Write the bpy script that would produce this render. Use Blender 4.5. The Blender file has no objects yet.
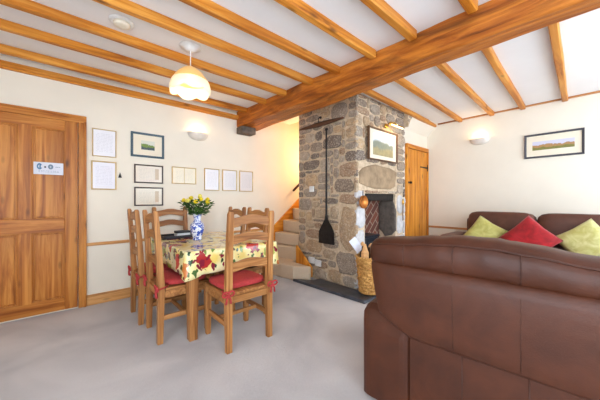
import bpy, bmesh, math, random
from mathutils import Vector, Matrix
random.seed(7)
PI = math.pi
scene = bpy.context.scene
COL = scene.collection

# ------------------------------------------------------------------ materials
def lin(c):
    r = []
    for v in c:
        v /= 255.0
        r.append(v / 12.92 if v <= 0.04045 else ((v + 0.055) / 1.055) ** 2.4)
    return (r[0], r[1], r[2], 1.0)

class NT:
    def __init__(s, name):
        s.m = bpy.data.materials.new(name)
        s.m.use_nodes = True
        s.t = s.m.node_tree
        s.n = s.t.nodes
        s.l = s.t.links
        s.b = s.n['Principled BSDF']
    def add(s, t, **kw):
        n = s.n.new(t)
        for k, v in kw.items():
            setattr(n, k, v)
        return n
    def val(s, n, i, v):
        if hasattr(v, 'is_output') or hasattr(v, 'links'):
            s.l.new(v, n.inputs[i])
        else:
            n.inputs[i].default_value = v
    def math(s, op, a, b=0.0, clamp=False):
        n = s.add('ShaderNodeMath', operation=op, use_clamp=clamp)
        s.val(n, 0, a); s.val(n, 1, b)
        return n.outputs[0]
    def mix(s, f, a, b, blend='MIX'):
        n = s.add('ShaderNodeMix', data_type='RGBA', blend_type=blend)
        s.val(n, 0, f); s.val(n, 6, a); s.val(n, 7, b)
        return n.outputs[2]
    def ramp(s, f, stops, interp='LINEAR'):
        n = s.add('ShaderNodeValToRGB')
        n.color_ramp.interpolation = interp
        e = n.color_ramp.elements
        while len(e) < len(stops):
            e.new(0.5)
        for i, (p, c) in enumerate(stops):
            e[i].position = p; e[i].color = c
        s.l.new(f, n.inputs[0])
        return n.outputs[0]
    def coords(s, scale=(1, 1, 1), rnd=False, loc=(0, 0, 0)):
        tc = s.add('ShaderNodeTexCoord')
        mp = s.add('ShaderNodeMapping')
        mp.inputs['Scale'].default_value = scale
        mp.inputs['Location'].default_value = loc
        src = tc.outputs['Object']
        if rnd:
            oi = s.add('ShaderNodeObjectInfo')
            k = s.math('MULTIPLY', oi.outputs['Random'], 23.0)
            va = s.add('ShaderNodeVectorMath', operation='ADD')
            s.l.new(src, va.inputs[0]); s.l.new(k, va.inputs[1])
            src = va.outputs[0]
        s.l.new(src, mp.inputs[0])
        return mp.outputs[0]
    def noise(s, v, scale, detail=3, rough=0.55, dist=0.0):
        n = s.add('ShaderNodeTexNoise')
        s.l.new(v, n.inputs['Vector'])
        n.inputs['Scale'].default_value = scale
        n.inputs['Detail'].default_value = detail
        n.inputs['Roughness'].default_value = rough
        n.inputs['Distortion'].default_value = dist
        return n.outputs[0]
    def bump(s, h, strength=0.3, dist=0.01):
        n = s.add('ShaderNodeBump')
        n.inputs['Strength'].default_value = strength
        n.inputs['Distance'].default_value = dist
        s.l.new(h, n.inputs['Height'])
        s.l.new(n.outputs[0], s.b.inputs['Normal'])
    def col(s, c):
        s.val(s.b, 'Base Color', c)
    def set(s, **kw):
        for k, v in kw.items():
            s.b.inputs[k.replace('_', ' ')].default_value = v

def plain(name, c, rough=0.5, metal=0.0, var=0.06, scale=12, bump=0.0, emis=None, es=0.0):
    n = NT(name)
    v = n.coords()
    f = n.noise(v, scale, 3)
    a = lin(c)
    d = tuple(x * (1 - var * 2.5) for x in a[:3]) + (1,)
    n.col(n.ramp(f, [(0.3, d), (0.65, a)]))
    n.set(Roughness=rough, Metallic=metal)
    if bump:
        n.bump(n.noise(v, scale * 4, 3), bump, 0.01)
    if emis:
        n.b.inputs['Emission Color'].default_value = lin(emis)
        n.b.inputs['Emission Strength'].default_value = es
    return n.m

def wood(name, light, mid, dark, axis='z', rough=0.38, across=26.0, knots=True):
    n = NT(name)
    sc = {'x': (1.1, across, across), 'y': (across, 1.1, across), 'z': (across, across, 1.1)}[axis]
    v = n.coords(sc, rnd=True)
    g = n.noise(v, 1.0, 5, 0.62, 0.8)
    c = n.ramp(g, [(0.32, lin(dark)), (0.46, lin(mid)), (0.60, lin(light))])
    lo = {'x': (0.7, 4, 4), 'y': (4, 0.7, 4), 'z': (4, 4, 0.7)}[axis]
    v2 = n.coords(lo, rnd=True)
    g2 = n.noise(v2, 1.0, 2, 0.5, 0.5)
    c = n.mix(n.math('MULTIPLY', n.math('SUBTRACT', g2, 0.42, True), 1.8, True), c, lin(dark))
    if knots:
        ks = {'x': (3.2, 9, 9), 'y': (9, 3.2, 9), 'z': (9, 9, 3.2)}[axis]
        v3 = n.coords(ks, rnd=True)
        vo = n.add('ShaderNodeTexVoronoi')
        n.l.new(v3, vo.inputs['Vector']); vo.inputs['Scale'].default_value = 0.8
        k = n.ramp(vo.outputs['Distance'], [(0.05, (1, 1, 1, 1)), (0.16, (0, 0, 0, 1))])
        c = n.mix(n.math('MULTIPLY', k, 0.75), c, lin(tuple(x * 0.45 for x in dark)))
    n.col(c)
    n.set(Roughness=rough)
    n.b.inputs['Specular IOR Level'].default_value = 0.28
    n.bump(g, 0.2, 0.006)
    return n.m

PINE = [((226, 168, 108), (206, 143, 84), (168, 104, 54))]
M = {}
for ax in 'xyz':
    M['chair_' + ax] = wood('pine_chair_' + ax, (192, 136, 82), (162, 106, 58), (120, 72, 34), ax, 0.42)
    M['door_' + ax] = wood('pine_door_' + ax, (212, 142, 66), (186, 112, 42), (140, 74, 24), ax, 0.36, 18)
    M['joist_' + ax] = wood('pine_joist_' + ax, (224, 154, 66), (202, 124, 36), (150, 80, 22), ax, 0.45, 14)
    M['honey_' + ax] = wood('honey_pine_' + ax, (232, 158, 58), (210, 130, 38), (168, 92, 24), ax, 0.4, 16)
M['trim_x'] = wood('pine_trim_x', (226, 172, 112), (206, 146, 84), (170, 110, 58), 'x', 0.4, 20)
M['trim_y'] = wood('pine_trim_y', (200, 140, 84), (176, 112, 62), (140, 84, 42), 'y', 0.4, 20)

# big hewn beam
n = NT('oak_beam')
v = n.coords((9, 0.9, 9))
g = n.noise(v, 1.0, 6, 0.65, 1.6)
c = n.ramp(g, [(0.25, lin((96, 46, 14))), (0.45, lin((170, 92, 28))), (0.62, lin((208, 126, 46)))])
v2 = n.coords((3, 0.8, 3)); g2 = n.noise(v2, 1.6, 3, 0.5, 2.0)
c = n.mix(n.math('MULTIPLY', n.math('SUBTRACT', g2, 0.5, True), 3.0, True), c, lin((88, 44, 16)))
n.col(c); n.set(Roughness=0.45); n.b.inputs['Specular IOR Level'].default_value = 0.25; n.bump(g, 0.9, 0.025)
M['beam'] = n.m

# carpet
n = NT('carpet')
v = n.coords()
big = n.noise(v, 1.3, 3, 0.5, 0.6)
fine = n.noise(v, 260, 2, 0.7)
mid = n.noise(v, 45, 3, 0.6)
c = n.ramp(big, [(0.35, lin((178, 173, 174))), (0.60, lin((214, 208, 206)))])
c = n.mix(n.math('MULTIPLY', fine, 0.30), c, lin((146, 142, 146)))
c = n.mix(n.math('MULTIPLY', mid, 0.16), c, lin((226, 220, 216)))
n.col(c); n.set(Roughness=0.95)
n.b.inputs['Sheen Weight'].default_value = 0.2
n.bump(n.math('ADD', fine, mid), 0.5, 0.006)
M['carpet'] = n.m

def carpetish(name, a, b):
    n = NT(name); v = n.coords()
    f = n.noise(v, 180, 2, 0.7)
    n.col(n.ramp(f, [(0.3, lin(a)), (0.7, lin(b))])); n.set(Roughness=0.95)
    n.bump(f, 0.4, 0.005)
    return n.m
M['stair'] = carpetish('stair_carpet', (200, 176, 148), (228, 206, 178))

M['wall'] = plain('wall_plaster', (240, 230, 213), 0.85, 0, 0.015, 3, 0.05)
M['ceil'] = plain('ceiling_plaster', (238, 235, 234), 0.9, 0, 0.012, 3, 0.06)
M['white'] = plain('white_plastic', (240, 240, 238), 0.35)
M['slate'] = plain('slate', (72, 74, 82), 0.32, 0, 0.2, 9, 0.25)
M['iron'] = plain('black_iron', (46, 42, 40), 0.5, 0.5, 0.2, 20, 0.2)
M['stove'] = plain('stove_iron', (40, 44, 54), 0.4, 0.4, 0.1, 20, 0.1)
M['darkwood'] = wood('dark_old_wood', (96, 62, 42), (74, 46, 30), (46, 28, 18), 'y', 0.5, 30, False)
M['brass'] = plain('brass', (214, 170, 84), 0.25, 1.0)
M['copper'] = plain('copper', (200, 128, 62), 0.42, 0.8, 0.1)
M['corbel'] = plain('corbel_stone', (112, 100, 90), 0.9, 0, 0.2, 16, 0.5)
M['frame_blue'] = plain('frame_blue_grey', (70, 92, 106), 0.4)
M['frame_dark'] = plain('frame_dark_brown', (70, 50, 44), 0.35)
M['frame_grey'] = plain('frame_charcoal', (70, 68, 76), 0.4)
M['frame_gold'] = plain('frame_pale_gold', (214, 184, 128), 0.35, 0.35)
M['frame_bronze'] = plain('frame_bronze', (116, 84, 60), 0.35, 0.3)
M['matboard'] = plain('mat_cream', (238, 226, 204), 0.8, 0, 0.01)
M['red_cloth'] = plain('red_cotton', (188, 58, 58), 0.85, 0, 0.08, 60, 0.3)
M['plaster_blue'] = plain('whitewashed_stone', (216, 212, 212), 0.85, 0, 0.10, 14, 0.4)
M['paper'] = plain('paper', (226, 226, 236), 0.7, 0, 0.03)
M['bark'] = plain('bark', (96, 70, 52), 0.9, 0, 0.25, 30, 0.7)
M['cutwood'] = plain('split_wood', (228, 172, 112), 0.7, 0, 0.12, 25, 0.2)
M['black'] = plain('black_matt', (38, 38, 44), 0.5)
M['smudge'] = plain('glass_dark', (30, 34, 44), 0.12)
M['shade_glass'] = None

def leather(name, base, dark):
    n = NT(name); v = n.coords()
    f = n.noise(v, 5, 4, 0.6, 0.4); g = n.noise(v, 160, 3, 0.6); w = n.noise(v, 3.2, 2, 0.5, 1.5)
    n.col(n.ramp(f, [(0.3, lin(dark)), (0.7, lin(base))]))
    n.set(Roughness=0.43)
    n.b.inputs['Specular IOR Level'].default_value = 0.32
    n.bump(n.math('ADD', n.math('MULTIPLY', g, 0.16), n.math('MULTIPLY', w, 0.5)), 0.22, 0.02)
    return n.m
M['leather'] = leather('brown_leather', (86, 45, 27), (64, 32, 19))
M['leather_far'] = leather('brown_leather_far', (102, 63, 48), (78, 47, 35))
M['seam'] = leather('leather_seam', (84, 48, 34), (60, 32, 22))

def velvet(name, a, b):
    n = NT(name); v = n.coords()
    f = n.noise(v, 9, 4, 0.6, 1.0)
    n.col(n.ramp(f, [(0.35, lin(b)), (0.65, lin(a))])); n.set(Roughness=0.75)
    n.b.inputs['Sheen Weight'].default_value = 0.15
    n.bump(f, 0.25, 0.01)
    return n.m
M['lime'] = velvet('lime_velvet', (206, 200, 122), (176, 168, 84))
M['lime2'] = velvet('pale_lime_velvet', (218, 212, 150), (186, 178, 98))
M['redv'] = velvet('red_velvet', (186, 14, 26), (140, 6, 14))

# stones
n = NT('rubble_stone')
geo = n.add('ShaderNodeNewGeometry')
r = geo.outputs['Random Per Island']
base = n.ramp(r, [(0.0, lin((184, 158, 128))), (0.12, lin((150, 132, 116))), (0.26, lin((202, 168, 128))),
                  (0.38, lin((160, 144, 128))), (0.52, lin((166, 132, 102))), (0.64, lin((186, 168, 148))),
                  (0.76, lin((116, 102, 92))), (0.86, lin((182, 150, 114))), (0.94, lin((136, 118, 102)))], 'CONSTANT')
v = n.coords()
f1 = n.noise(v, 14, 5, 0.65, 0.6); f2 = n.noise(v, 55, 4, 0.7)
c = n.mix(n.math('MULTIPLY', n.math('SUBTRACT', f1, 0.40, True), 2.0, True), base, lin((110, 88, 72)))
c = n.mix(n.math('MULTIPLY', n.math('SUBTRACT', f2, 0.48, True), 3.4, True), c, lin((222, 204, 182)))
n.col(c); n.set(Roughness=0.88); n.bump(n.math('ADD', f1, n.math('MULTIPLY', f2, 0.5)), 0.6, 0.02)
M['stone'] = n.m
M['stone_tan'] = plain('tan_lintel_stone', (178, 150, 118), 0.88, 0, 0.16, 9, 0.6)
n = NT('lime_mortar'); v = n.coords()
f1 = n.noise(v, 22, 5, 0.7)
n.col(n.ramp(f1, [(0.3, lin((188, 162, 134))), (0.65, lin((222, 200, 170)))])); n.set(Roughness=0.95)
n.bump(f1, 0.6, 0.02)
M['mortar'] = n.m

# herringbone-like brick (rotated brick pattern)
n = NT('herringbone_brick')
tc = n.add('ShaderNodeTexCoord'); mp = n.add('ShaderNodeMapping')
mp.inputs['Rotation'].default_value = (PI / 2, 0, 0)
n.l.new(tc.outputs['Object'], mp.inputs[0])
mp2 = n.add('ShaderNodeMapping'); mp2.inputs['Rotation'].default_value = (0, 0, PI / 4)
n.l.new(mp.outputs[0], mp2.inputs[0])
br = n.add('ShaderNodeTexBrick')
n.l.new(mp2.outputs[0], br.inputs['Vector'])
br.inputs['Color1'].default_value = lin((124, 66, 46)); br.inputs['Color2'].default_value = lin((84, 46, 36))
br.inputs['Mortar'].default_value = lin((150, 128, 110)); br.inputs['Scale'].default_value = 1.0
br.inputs['Brick Width'].default_value = 0.23; br.inputs['Row Height'].default_value = 0.095
br.inputs['Mortar Size'].default_value = 0.008
n.col(br.outputs[0]); n.set(Roughness=0.9)
M['brick'] = n.m

# oilcloth with fruit
n = NT('fruit_oilcloth')
v = n.coords()
def spots(scale, loc, rad, soft, stretch=(1, 1, 1)):
    vv = n.coords(stretch, loc=loc)
    nz = n.add('ShaderNodeTexNoise'); n.l.new(vv, nz.inputs['Vector']); nz.inputs['Scale'].default_value = 14
    mx = n.add('ShaderNodeVectorMath', operation='SCALE'); n.l.new(nz.outputs['Color'], mx.inputs[0]); mx.inputs['Scale'].default_value = 0.11
    ad = n.add('ShaderNodeVectorMath', operation='ADD'); n.l.new(vv, ad.inputs[0]); n.l.new(mx.outputs[0], ad.inputs[1])
    vo = n.add('ShaderNodeTexVoronoi'); n.l.new(ad.outputs[0], vo.inputs['Vector']); vo.inputs['Scale'].default_value = scale
    vo.inputs['Randomness'].default_value = 0.75
    m = n.ramp(vo.outputs['Distance'], [(rad, (1, 1, 1, 1)), (rad + soft, (0, 0, 0, 1))])
    sp = n.add('ShaderNodeSeparateColor'); n.l.new(vo.outputs['Color'], sp.inputs[0])
    return m, sp.outputs[0], sp.outputs[1]
bg = n.ramp(n.noise(v, 6, 3), [(0.35, lin((236, 206, 110))), (0.6, lin((244, 236, 184)))])
m1, r1, s1 = spots(8.5, (3.1, 1.2, 0.4), 0.28, 0.04, (1.7, 0.8, 1.2))
c = n.mix(m1, bg, n.ramp(r1, [(0, lin((78, 108, 56))), (0.5, lin((120, 146, 66))), (0.8, lin((44, 76, 48)))], 'CONSTANT'))
m2, r2, s2 = spots(5.0, (0.3, 0.2, 0), 0.33, 0.03)
on = n.math('GREATER_THAN', s2, 0.2)
c = n.mix(n.math('MULTIPLY', m2, on), c, n.ramp(r2, [(0, lin((172, 44, 44))), (0.32, lin((206, 120, 60))), (0.45, lin((126, 30, 48))), (0.68, lin((160, 166, 72))), (0.84, lin((196, 60, 52)))], 'CONSTANT'))
m3, r3, s3 = spots(17, (7, 2, 5), 0.33, 0.04)
on = n.math('GREATER_THAN', s3, 0.6)
c = n.mix(n.math('MULTIPLY', m3, on), c, lin((132, 34, 52)))
n.col(c); n.set(Roughness=0.22)
n.b.inputs['Coat Weight'].default_value = 0.3
M['oilcloth'] = n.m

# blue and white china
n = NT('blue_white_china'); v = n.coords()
f = n.noise(v, 34, 3, 0.6, 1.2)
n.col(n.ramp(f, [(0.0, lin((34, 62, 160))), (0.47, lin((52, 84, 180))), (0.52, lin((236, 240, 250)))])); n.set(Roughness=0.1)
M['china'] = n.m
M['leaf'] = plain('leaf_green', (92, 138, 54), 0.5, 0, 0.3, 30)
M['leaf2'] = plain('leaf_dark_green', (54, 96, 42), 0.5, 0, 0.3, 30)
M['rose'] = plain('yellow_rose', (250, 218, 30), 0.55, 0, 0.12, 40)
M['rose2'] = plain('pale_yellow_rose', (246, 230, 110), 0.55, 0, 0.1, 40)
M['wicker'] = wood('wicker', (226, 176, 104), (196, 140, 72), (140, 90, 42), 'x', 0.5, 60, False)

# certificates and prints; local x = across, z = up
def certificate(name, bgc, w, h, stamp=False, twin=False):
    n = NT(name)
    tc = n.add('ShaderNodeTexCoord'); sp = n.add('ShaderNodeSeparateXYZ'); n.l.new(tc.outputs['Object'], sp.inputs[0])
    x, z = sp.outputs[0], sp.outputs[2]
    fr = n.math('FRACT', n.math('MULTIPLY', z, 60.0))
    line = n.math('LESS_THAN', fr, 0.35)
    cm = n.add('ShaderNodeCombineXYZ'); n.l.new(n.math('MULTIPLY', x, 60), cm.inputs[0])
    n.l.new(n.math('FLOOR', n.math('MULTIPLY', z, 60.0)), cm.inputs[2])
    nz = n.noise(cm.outputs[0], 1.0, 1)
    word = n.math('GREATER_THAN', nz, 0.46)
    ins = n.math('LESS_THAN', n.math('ABSOLUTE', x), w * 0.36)
    ins = n.math('MULTIPLY', ins, n.math('LESS_THAN', n.math('ABSOLUTE', z), h * 0.36))
    msk = n.math('MULTIPLY', n.math('MULTIPLY', line, word), ins)
    c = n.mix(n.math('MULTIPLY', msk, 0.2), lin(bgc), lin((110, 108, 120)))
    if stamp:
        dx = n.math('ABSOLUTE', n.math('SUBTRACT', x, w * 0.28)); 
        sm = n.math('MULTIPLY', n.math('LESS_THAN', dx, 0.022), n.math('LESS_THAN', n.math('ABSOLUTE', z), h * 0.3))
        c = n.mix(n.math('MULTIPLY', sm, 0.6), c, lin((176, 140, 96)))
    if twin:
        sm = n.math('LESS_THAN', n.math('ABSOLUTE', x), 0.006)
        c = n.mix(n.math('MULTIPLY', sm, 0.7), c, lin((200, 170, 110)))
    n.col(c); n.set(Roughness=0.25)
    return n.m

def landscape(name, sky, hill, ground, h, sc=14, soft=0.02):
    n = NT(name)
    tc = n.add('ShaderNodeTexCoord'); sp = n.add('ShaderNodeSeparateXYZ'); n.l.new(tc.outputs['Object'], sp.inputs[0])
    v = tc.outputs['Object']
    nz = n.noise(v, sc, 4, 0.6)
    zz = n.math('ADD', n.math('DIVIDE', sp.outputs[2], h), n.math('MULTIPLY', n.math('SUBTRACT', nz, 0.5), 0.7))
    zz = n.math('ADD', zz, 0.5)
    det = n.noise(v, sc * 4, 4, 0.7)
    g = n.mix(n.math('MULTIPLY', det, 0.8), lin(ground), lin(tuple(x * 0.45 for x in ground)))
    c = n.ramp(zz, [(0.30, (0, 0, 0, 1)), (0.30 + soft, (1, 1, 1, 1))])
    c = n.mix(c, g, n.mix(n.math('MULTIPLY', det, 0.7), lin(hill), lin(tuple(x * 0.6 for x in hill))))
    s_ = n.ramp(zz, [(0.58, (0, 0, 0, 1)), (0.58 + soft, (1, 1, 1, 1))])
    c = n.mix(s_, c, lin(sky))
    n.col(c); n.set(Roughness=0.3)
    return n.m

# ------------------------------------------------------------------ mesh helpers
def BM():
    return bmesh.new()

def bx(bm, c, s, bevel=0.0, seg=2, rot=None):
    vs = []
    b2 = bmesh.new()
    bmesh.ops.create_cube(b2, size=1.0)
    for v in b2.verts:
        v.co = Vector((v.co.x * s[0], v.co.y * s[1], v.co.z * s[2]))
    if bevel > 0:
        bmesh.ops.bevel(b2, geom=list(b2.edges), offset=min(bevel, min(s) * 0.45), segments=seg, affect='EDGES', profile=0.5)
    if rot is not None:
        for v in b2.verts:
            v.co = rot @ v.co
    for v in b2.verts:
        v.co += Vector(c)
    merge(bm, b2)

def merge(bm, b2):
    me = bpy.data.meshes.new('tmp'); b2.to_mesh(me); b2.free()
    bm.from_mesh(me); bpy.data.meshes.remove(me)

def mm(bm, x0, x1, y0, y1, z0, z1, bevel=0.0, seg=2):
    bx(bm, ((x0 + x1) / 2, (y0 + y1) / 2, (z0 + z1) / 2), (abs(x1 - x0), abs(y1 - y0), abs(z1 - z0)), bevel, seg)

def ringface(bm, rings, cap=True, closed=True):
    V = [[bm.verts.new(p) for p in r] for r in rings]
    n_ = len(V[0])
    for a, b in zip(V, V[1:]):
        for i in range(n_ if closed else n_ - 1):
            j = (i + 1) % n_
            bm.faces.new((a[i], a[j], b[j], b[i]))
    if cap and closed:
        bm.faces.new(list(reversed(V[0]))); bm.faces.new(V[-1])
    return V

def tube(bm, pts, r, n_=10, cap=True):
    pts = [Vector(p) for p in pts]
    rr = r if isinstance(r, (list, tuple)) else [r] * len(pts)
    rings = []
    up = None
    for i, p in enumerate(pts):
        t = (pts[min(i + 1, len(pts) - 1)] - pts[max(i - 1, 0)]).normalized()
        if up is None:
            up = Vector((0, 0, 1)) if abs(t.z) < 0.9 else Vector((1, 0, 0))
        a = t.cross(up).normalized(); b = a.cross(t).normalized(); up = b
        rings.append([p + (a * math.cos(2 * PI * k / n_) + b * math.sin(2 * PI * k / n_)) * rr[i] for k in range(n_)])
    ringface(bm, rings, cap)

def lathe(bm, prof, c=(0, 0, 0), n_=32, a0=0.0, a1=2 * PI, cap=True):
    full = abs(a1 - a0 - 2 * PI) < 1e-6
    rings = []
    for r, z in prof:
        k = n_ if full else n_ + 1
        rings.append([Vector((c[0] + max(r, 1e-4) * math.cos(a0 + (a1 - a0) * i / n_), c[1] + max(r, 1e-4) * math.sin(a0 + (a1 - a0) * i / n_), c[2] + z)) for i in range(k)])
    ringface(bm, rings, cap and full, full)

def prism(bm, poly, axis, a, b):
    """poly: 2D points; extrude along axis from a to b. axis x: (y,z); y: (x,z); z: (x,y)"""
    def P(p, t):
        return {'x': (t, p[0], p[1]), 'y': (p[0], t, p[1]), 'z': (p[0], p[1], t)}[axis]
    A = [bm.verts.new(P(p, a)) for p in poly]; B = [bm.verts.new(P(p, b)) for p in poly]
    n_ = len(poly)
    bm.faces.new(A); bm.faces.new(list(reversed(B)))
    for i in range(n_):
        j = (i + 1) % n_
        bm.faces.new((A[j], A[i], B[i], B[j]))

def superbox(bm, c, h, e=5.0, seg=8, rot=None, fn=None):
    b2 = bmesh.new()
    bmesh.ops.create_cube(b2, size=2.0)
    bmesh.ops.subdivide_edges(b2, edges=list(b2.edges), cuts=seg, use_grid_fill=True)
    for v in b2.verts:
        d = v.co
        d = Vector([math.tan(x * PI / 4) for x in d])
        k = (abs(d.x) ** e + abs(d.y) ** e + abs(d.z) ** e) ** (-1.0 / e)
        p = d * k
        p = Vector((p.x * h[0], p.y * h[1], p.z * h[2]))
        if fn: p = fn(p)
        if rot is not None: p = rot @ p
        v.co = p + Vector(c)
    merge(bm, b2)

def obj(name, bm, mat, parent=None, smooth=False, label=None, kind=None, bevel=0.0):
    bmesh.ops.recalc_face_normals(bm, faces=list(bm.faces))
    me = bpy.data.meshes.new(name); bm.to_mesh(me); bm.free()
    o = bpy.data.objects.new(name, me); COL.objects.link(o)
    for m in (mat if isinstance(mat, (list, tuple)) else [mat]):
        me.materials.append(m)
    if smooth:
        for p in me.polygons: p.use_smooth = True
    if bevel:
        md = o.modifiers.new('bevel', 'BEVEL'); md.width = bevel; md.segments = 2; md.limit_method = 'ANGLE'
    if parent: o.parent = parent
    if label: o['label'] = label
    if kind: o['kind'] = kind
    return o

def thing(name, label, cat, loc=(0, 0, 0), rz=0.0, group=None):
    o = bpy.data.objects.new(name, None); COL.objects.link(o)
    o.empty_display_size = 0.1
    o.location = loc; o.rotation_euler = (0, 0, rz)
    o['label'] = label; o['category'] = cat
    if group: o['group'] = group
    return o

def tag(o, label, cat, group=None):
    o['label'] = label; o['category'] = cat
    if group: o['group'] = group
    return o

def struct(name, bm, m, parent=None, smooth=False, label=None, bevel=0):
    o = obj(name, bm, m, parent, smooth, label, bevel=bevel)
    if not parent: o['kind'] = 'structure'
    return o

def dup(root, loc, rz, label, group=None):
    r = root.copy(); COL.objects.link(r); r.location = loc; r.rotation_euler = (0, 0, rz); r['label'] = label
    if group: r['group'] = group
    for ch in list(root.children):
        c = ch.copy(); COL.objects.link(c); c.parent = r
        for g in list(ch.children):
            d = g.copy(); COL.objects.link(d); d.parent = c
    return r

# ------------------------------------------------------------------ room
X0, XR, Y0, YD = -1.7, 5.1, -2.1, 3.79
ZC = 2.57
T = 0.12
bm = BM(); mm(bm, X0 - T, XR + T, Y0 - T, YD + T, -0.1, 0.0); struct('floor', bm, M['carpet'])
# ceiling with the stairwell left open behind the chimney
bm = BM()
mm(bm, X0 - T, XR + T, Y0 - T, 3.21, ZC, ZC + 0.1)
mm(bm, X0 - T, 3.1, 3.21, YD + T, ZC, ZC + 0.1)
struct('ceiling', bm, M['ceil'])
bm = BM(); mm(bm, 3.0, XR + T, 3.1, YD + T, 4.4, 4.5); struct('ceiling_stairwell', bm, M['ceil'])
bm = BM()
mm(bm, X0 - T, XR + T, YD, YD + T, 0, ZC + 0.1); mm(bm, 3.0, XR + T, YD, YD + T, ZC + 0.1, 4.4)
struct('wall_north', bm, M['wall'])
bm = BM()
mm(bm, XR, XR + T, Y0 - T, YD, 0, ZC)
mm(bm, XR, XR + T, 3.11, YD, ZC, 4.4)
struct('wall_east', bm, M['wall'])
bm = BM(); mm(bm, 3.0, 3.1, 3.21, YD, ZC + 0.1, 4.4); mm(bm, 3.0, XR, 3.11, 3.21, ZC + 0.1, 4.4); struct('wall_stairwell', bm, M['wall'])

# window walls behind and beside the photographer
def wall_with_holes(name, horiz, fixed0, fixed1, a0, a1, holes):
    bm = BM()
    def put(u0, u1, z0, z1):
        if u1 - u0 < 1e-4 or z1 - z0 < 1e-4: return
        if horiz: mm(bm, u0, u1, fixed0, fixed1, z0, z1)
        else: mm(bm, fixed0, fixed1, u0, u1, z0, z1)
    cur = a0
    for (h0, h1, z0, z1) in holes:
        put(cur, h0, 0, ZC); put(h0, h1, 0, z0); put(h0, h1, z1, ZC); cur = h1
    put(cur, a1, 0, ZC)
    return struct(name, bm, M['wall'])
holes_s = [(-1.3, 0.7, 0.6, 2.3), (1.7, 4.7, 0.3, 2.35)]
holes_w = [(-1.7, 0.6, 0.3, 2.3)]  # unseen west window, added to brighten the ceiling
wall_with_holes('wall_south', True, Y0 - T, Y0, X0 - T, XR + T, holes_s)
wall_with_holes('wall_west', False, X0 - T, X0, Y0, YD, holes_w)
gl = NT('window_glass')
gl.set(Roughness=0.0); gl.b.inputs['Transmission Weight'].default_value = 1.0; gl.b.inputs['IOR'].default_value = 1.01
gl.col((1, 1, 1, 1))
wi = 1
for horiz, hl in ((True, holes_s), (False, holes_w)):
    for (u0, u1, z0, z1) in hl:
        bm = BM()
        w = 0.05
        f0, f1 = (Y0 - 0.09, Y0 - 0.03) if horiz else (X0 - 0.09, X0 - 0.03)
        def put(a, b, c_, d):
            if horiz: mm(bm, a, b, f0, f1, c_, d)
            else: mm(bm, f0, f1, a, b, c_, d)
        put(u0, u0 + w, z0, z1); put(u1 - w, u1, z0, z1); put(u0 + w, u1 - w, z0, z0 + w); put(u0 + w, u1 - w, z1 - w, z1)
        put((u0 + u1) / 2 - w / 2, (u0 + u1) / 2 + w / 2, z0 + w, z1 - w)
        struct('window_%d' % wi, bm, M['white']); wi += 1
        L = bpy.data.lights.new('daylight_portal', 'AREA'); L.shape = 'RECTANGLE'
        L.size = u1 - u0; L.size_y = z1 - z0; L.cycles.is_portal = True
        lo = bpy.data.objects.new('daylight_portal', L); COL.objects.link(lo)
        mid = ((u0 + u1) / 2, (z0 + z1) / 2)
        if horiz:
            lo.location = (mid[0], Y0 - 0.11, mid[1]); lo.rotation_euler = (PI / 2, 0, 0)
        else:
            lo.location = (X0 - 0.11, mid[0], mid[1]); lo.rotation_euler = (PI / 2, 0, -PI / 2)

# door wall beyond the chimney with its sloping soffit
bm = BM(); mm(bm, 4.03, XR, 2.15, 2.25, 0, ZC); struct('wall_alcove', bm, M['wall'])
bm = BM(); prism(bm, [(2.149, 2.36), (2.149, ZC), (1.955, ZC), (1.955, 2.56)], 'x', 4.2, XR - 0.001); struct('trim_1', bm, M['wall'])

# skirtings and dado rails
bm = BM(); mm(bm, 0.175, 2.62, YD - 0.018, YD, 0, 0.10, 0.004); mm(bm, 0.175, 2.62, YD - 0.024, YD, 0.10, 0.118, 0.005)
struct('baseboard_north', bm, M['trim_x'])
bm = BM(); mm(bm, 0.175, 2.70, YD - 0.022, YD, 0.665, 0.70, 0.006); struct('trim_2', bm, M['trim_x'])
bm = BM(); mm(bm, XR - 0.022, XR, Y0, 2.15, 0.67, 0.705, 0.006); struct('trim_3', bm, M['trim_y'])
bm = BM(); mm(bm, XR - 0.02, XR, Y0, 2.15, 0, 0.11, 0.004); struct('baseboard_east', bm, M['trim_y'])
bm = BM(); mm(bm, XR - 0.03, XR, Y0, 1.95, ZC - 0.022, ZC, 0.004); struct('trim_4', bm, M['trim_y'])

# ------------------------------------------------------------------ beams
def wob_beam(bm, x0, x1, y0, y1, z0, z1, axis, amp=0.01, segs=28, seed=1):
    rnd = random.Random(seed)
    a0, a1 = (x0, x1) if axis == 'x' else (y0, y1)
    rings = []
    ph = [rnd.uniform(0, 6) for _ in range(8)]
    for i in range(segs + 1):
        t = a0 + (a1 - a0) * i / segs
        w = lambda k: amp * (math.sin(t * 3.1 + ph[k]) * 0.6 + math.sin(t * 8.3 + ph[k + 1]) * 0.4)
        b = 0.35 * amp + 0.008
        if axis == 'x':
            l, r_, zb = y0 + w(0), y1 + w(2), z0 + w(4)
            ring = [(l, z1), (l, zb + b), (l + b, zb), (r_ - b, zb), (r_, zb + b), (r_, z1)]
            rings.append([Vector((t, p[0], p[1])) for p in ring])
        else:
            l, r_, zb = x0 + w(0), x1 + w(2), z0 + w(4)
            ring = [(l, z1), (l, zb + b), (l + b, zb), (r_ - b, zb), (r_, zb + b), (r_, z1)]
            rings.append([Vector((p[0], t, p[1])) for p in ring])
    ringface(bm, rings)

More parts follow.
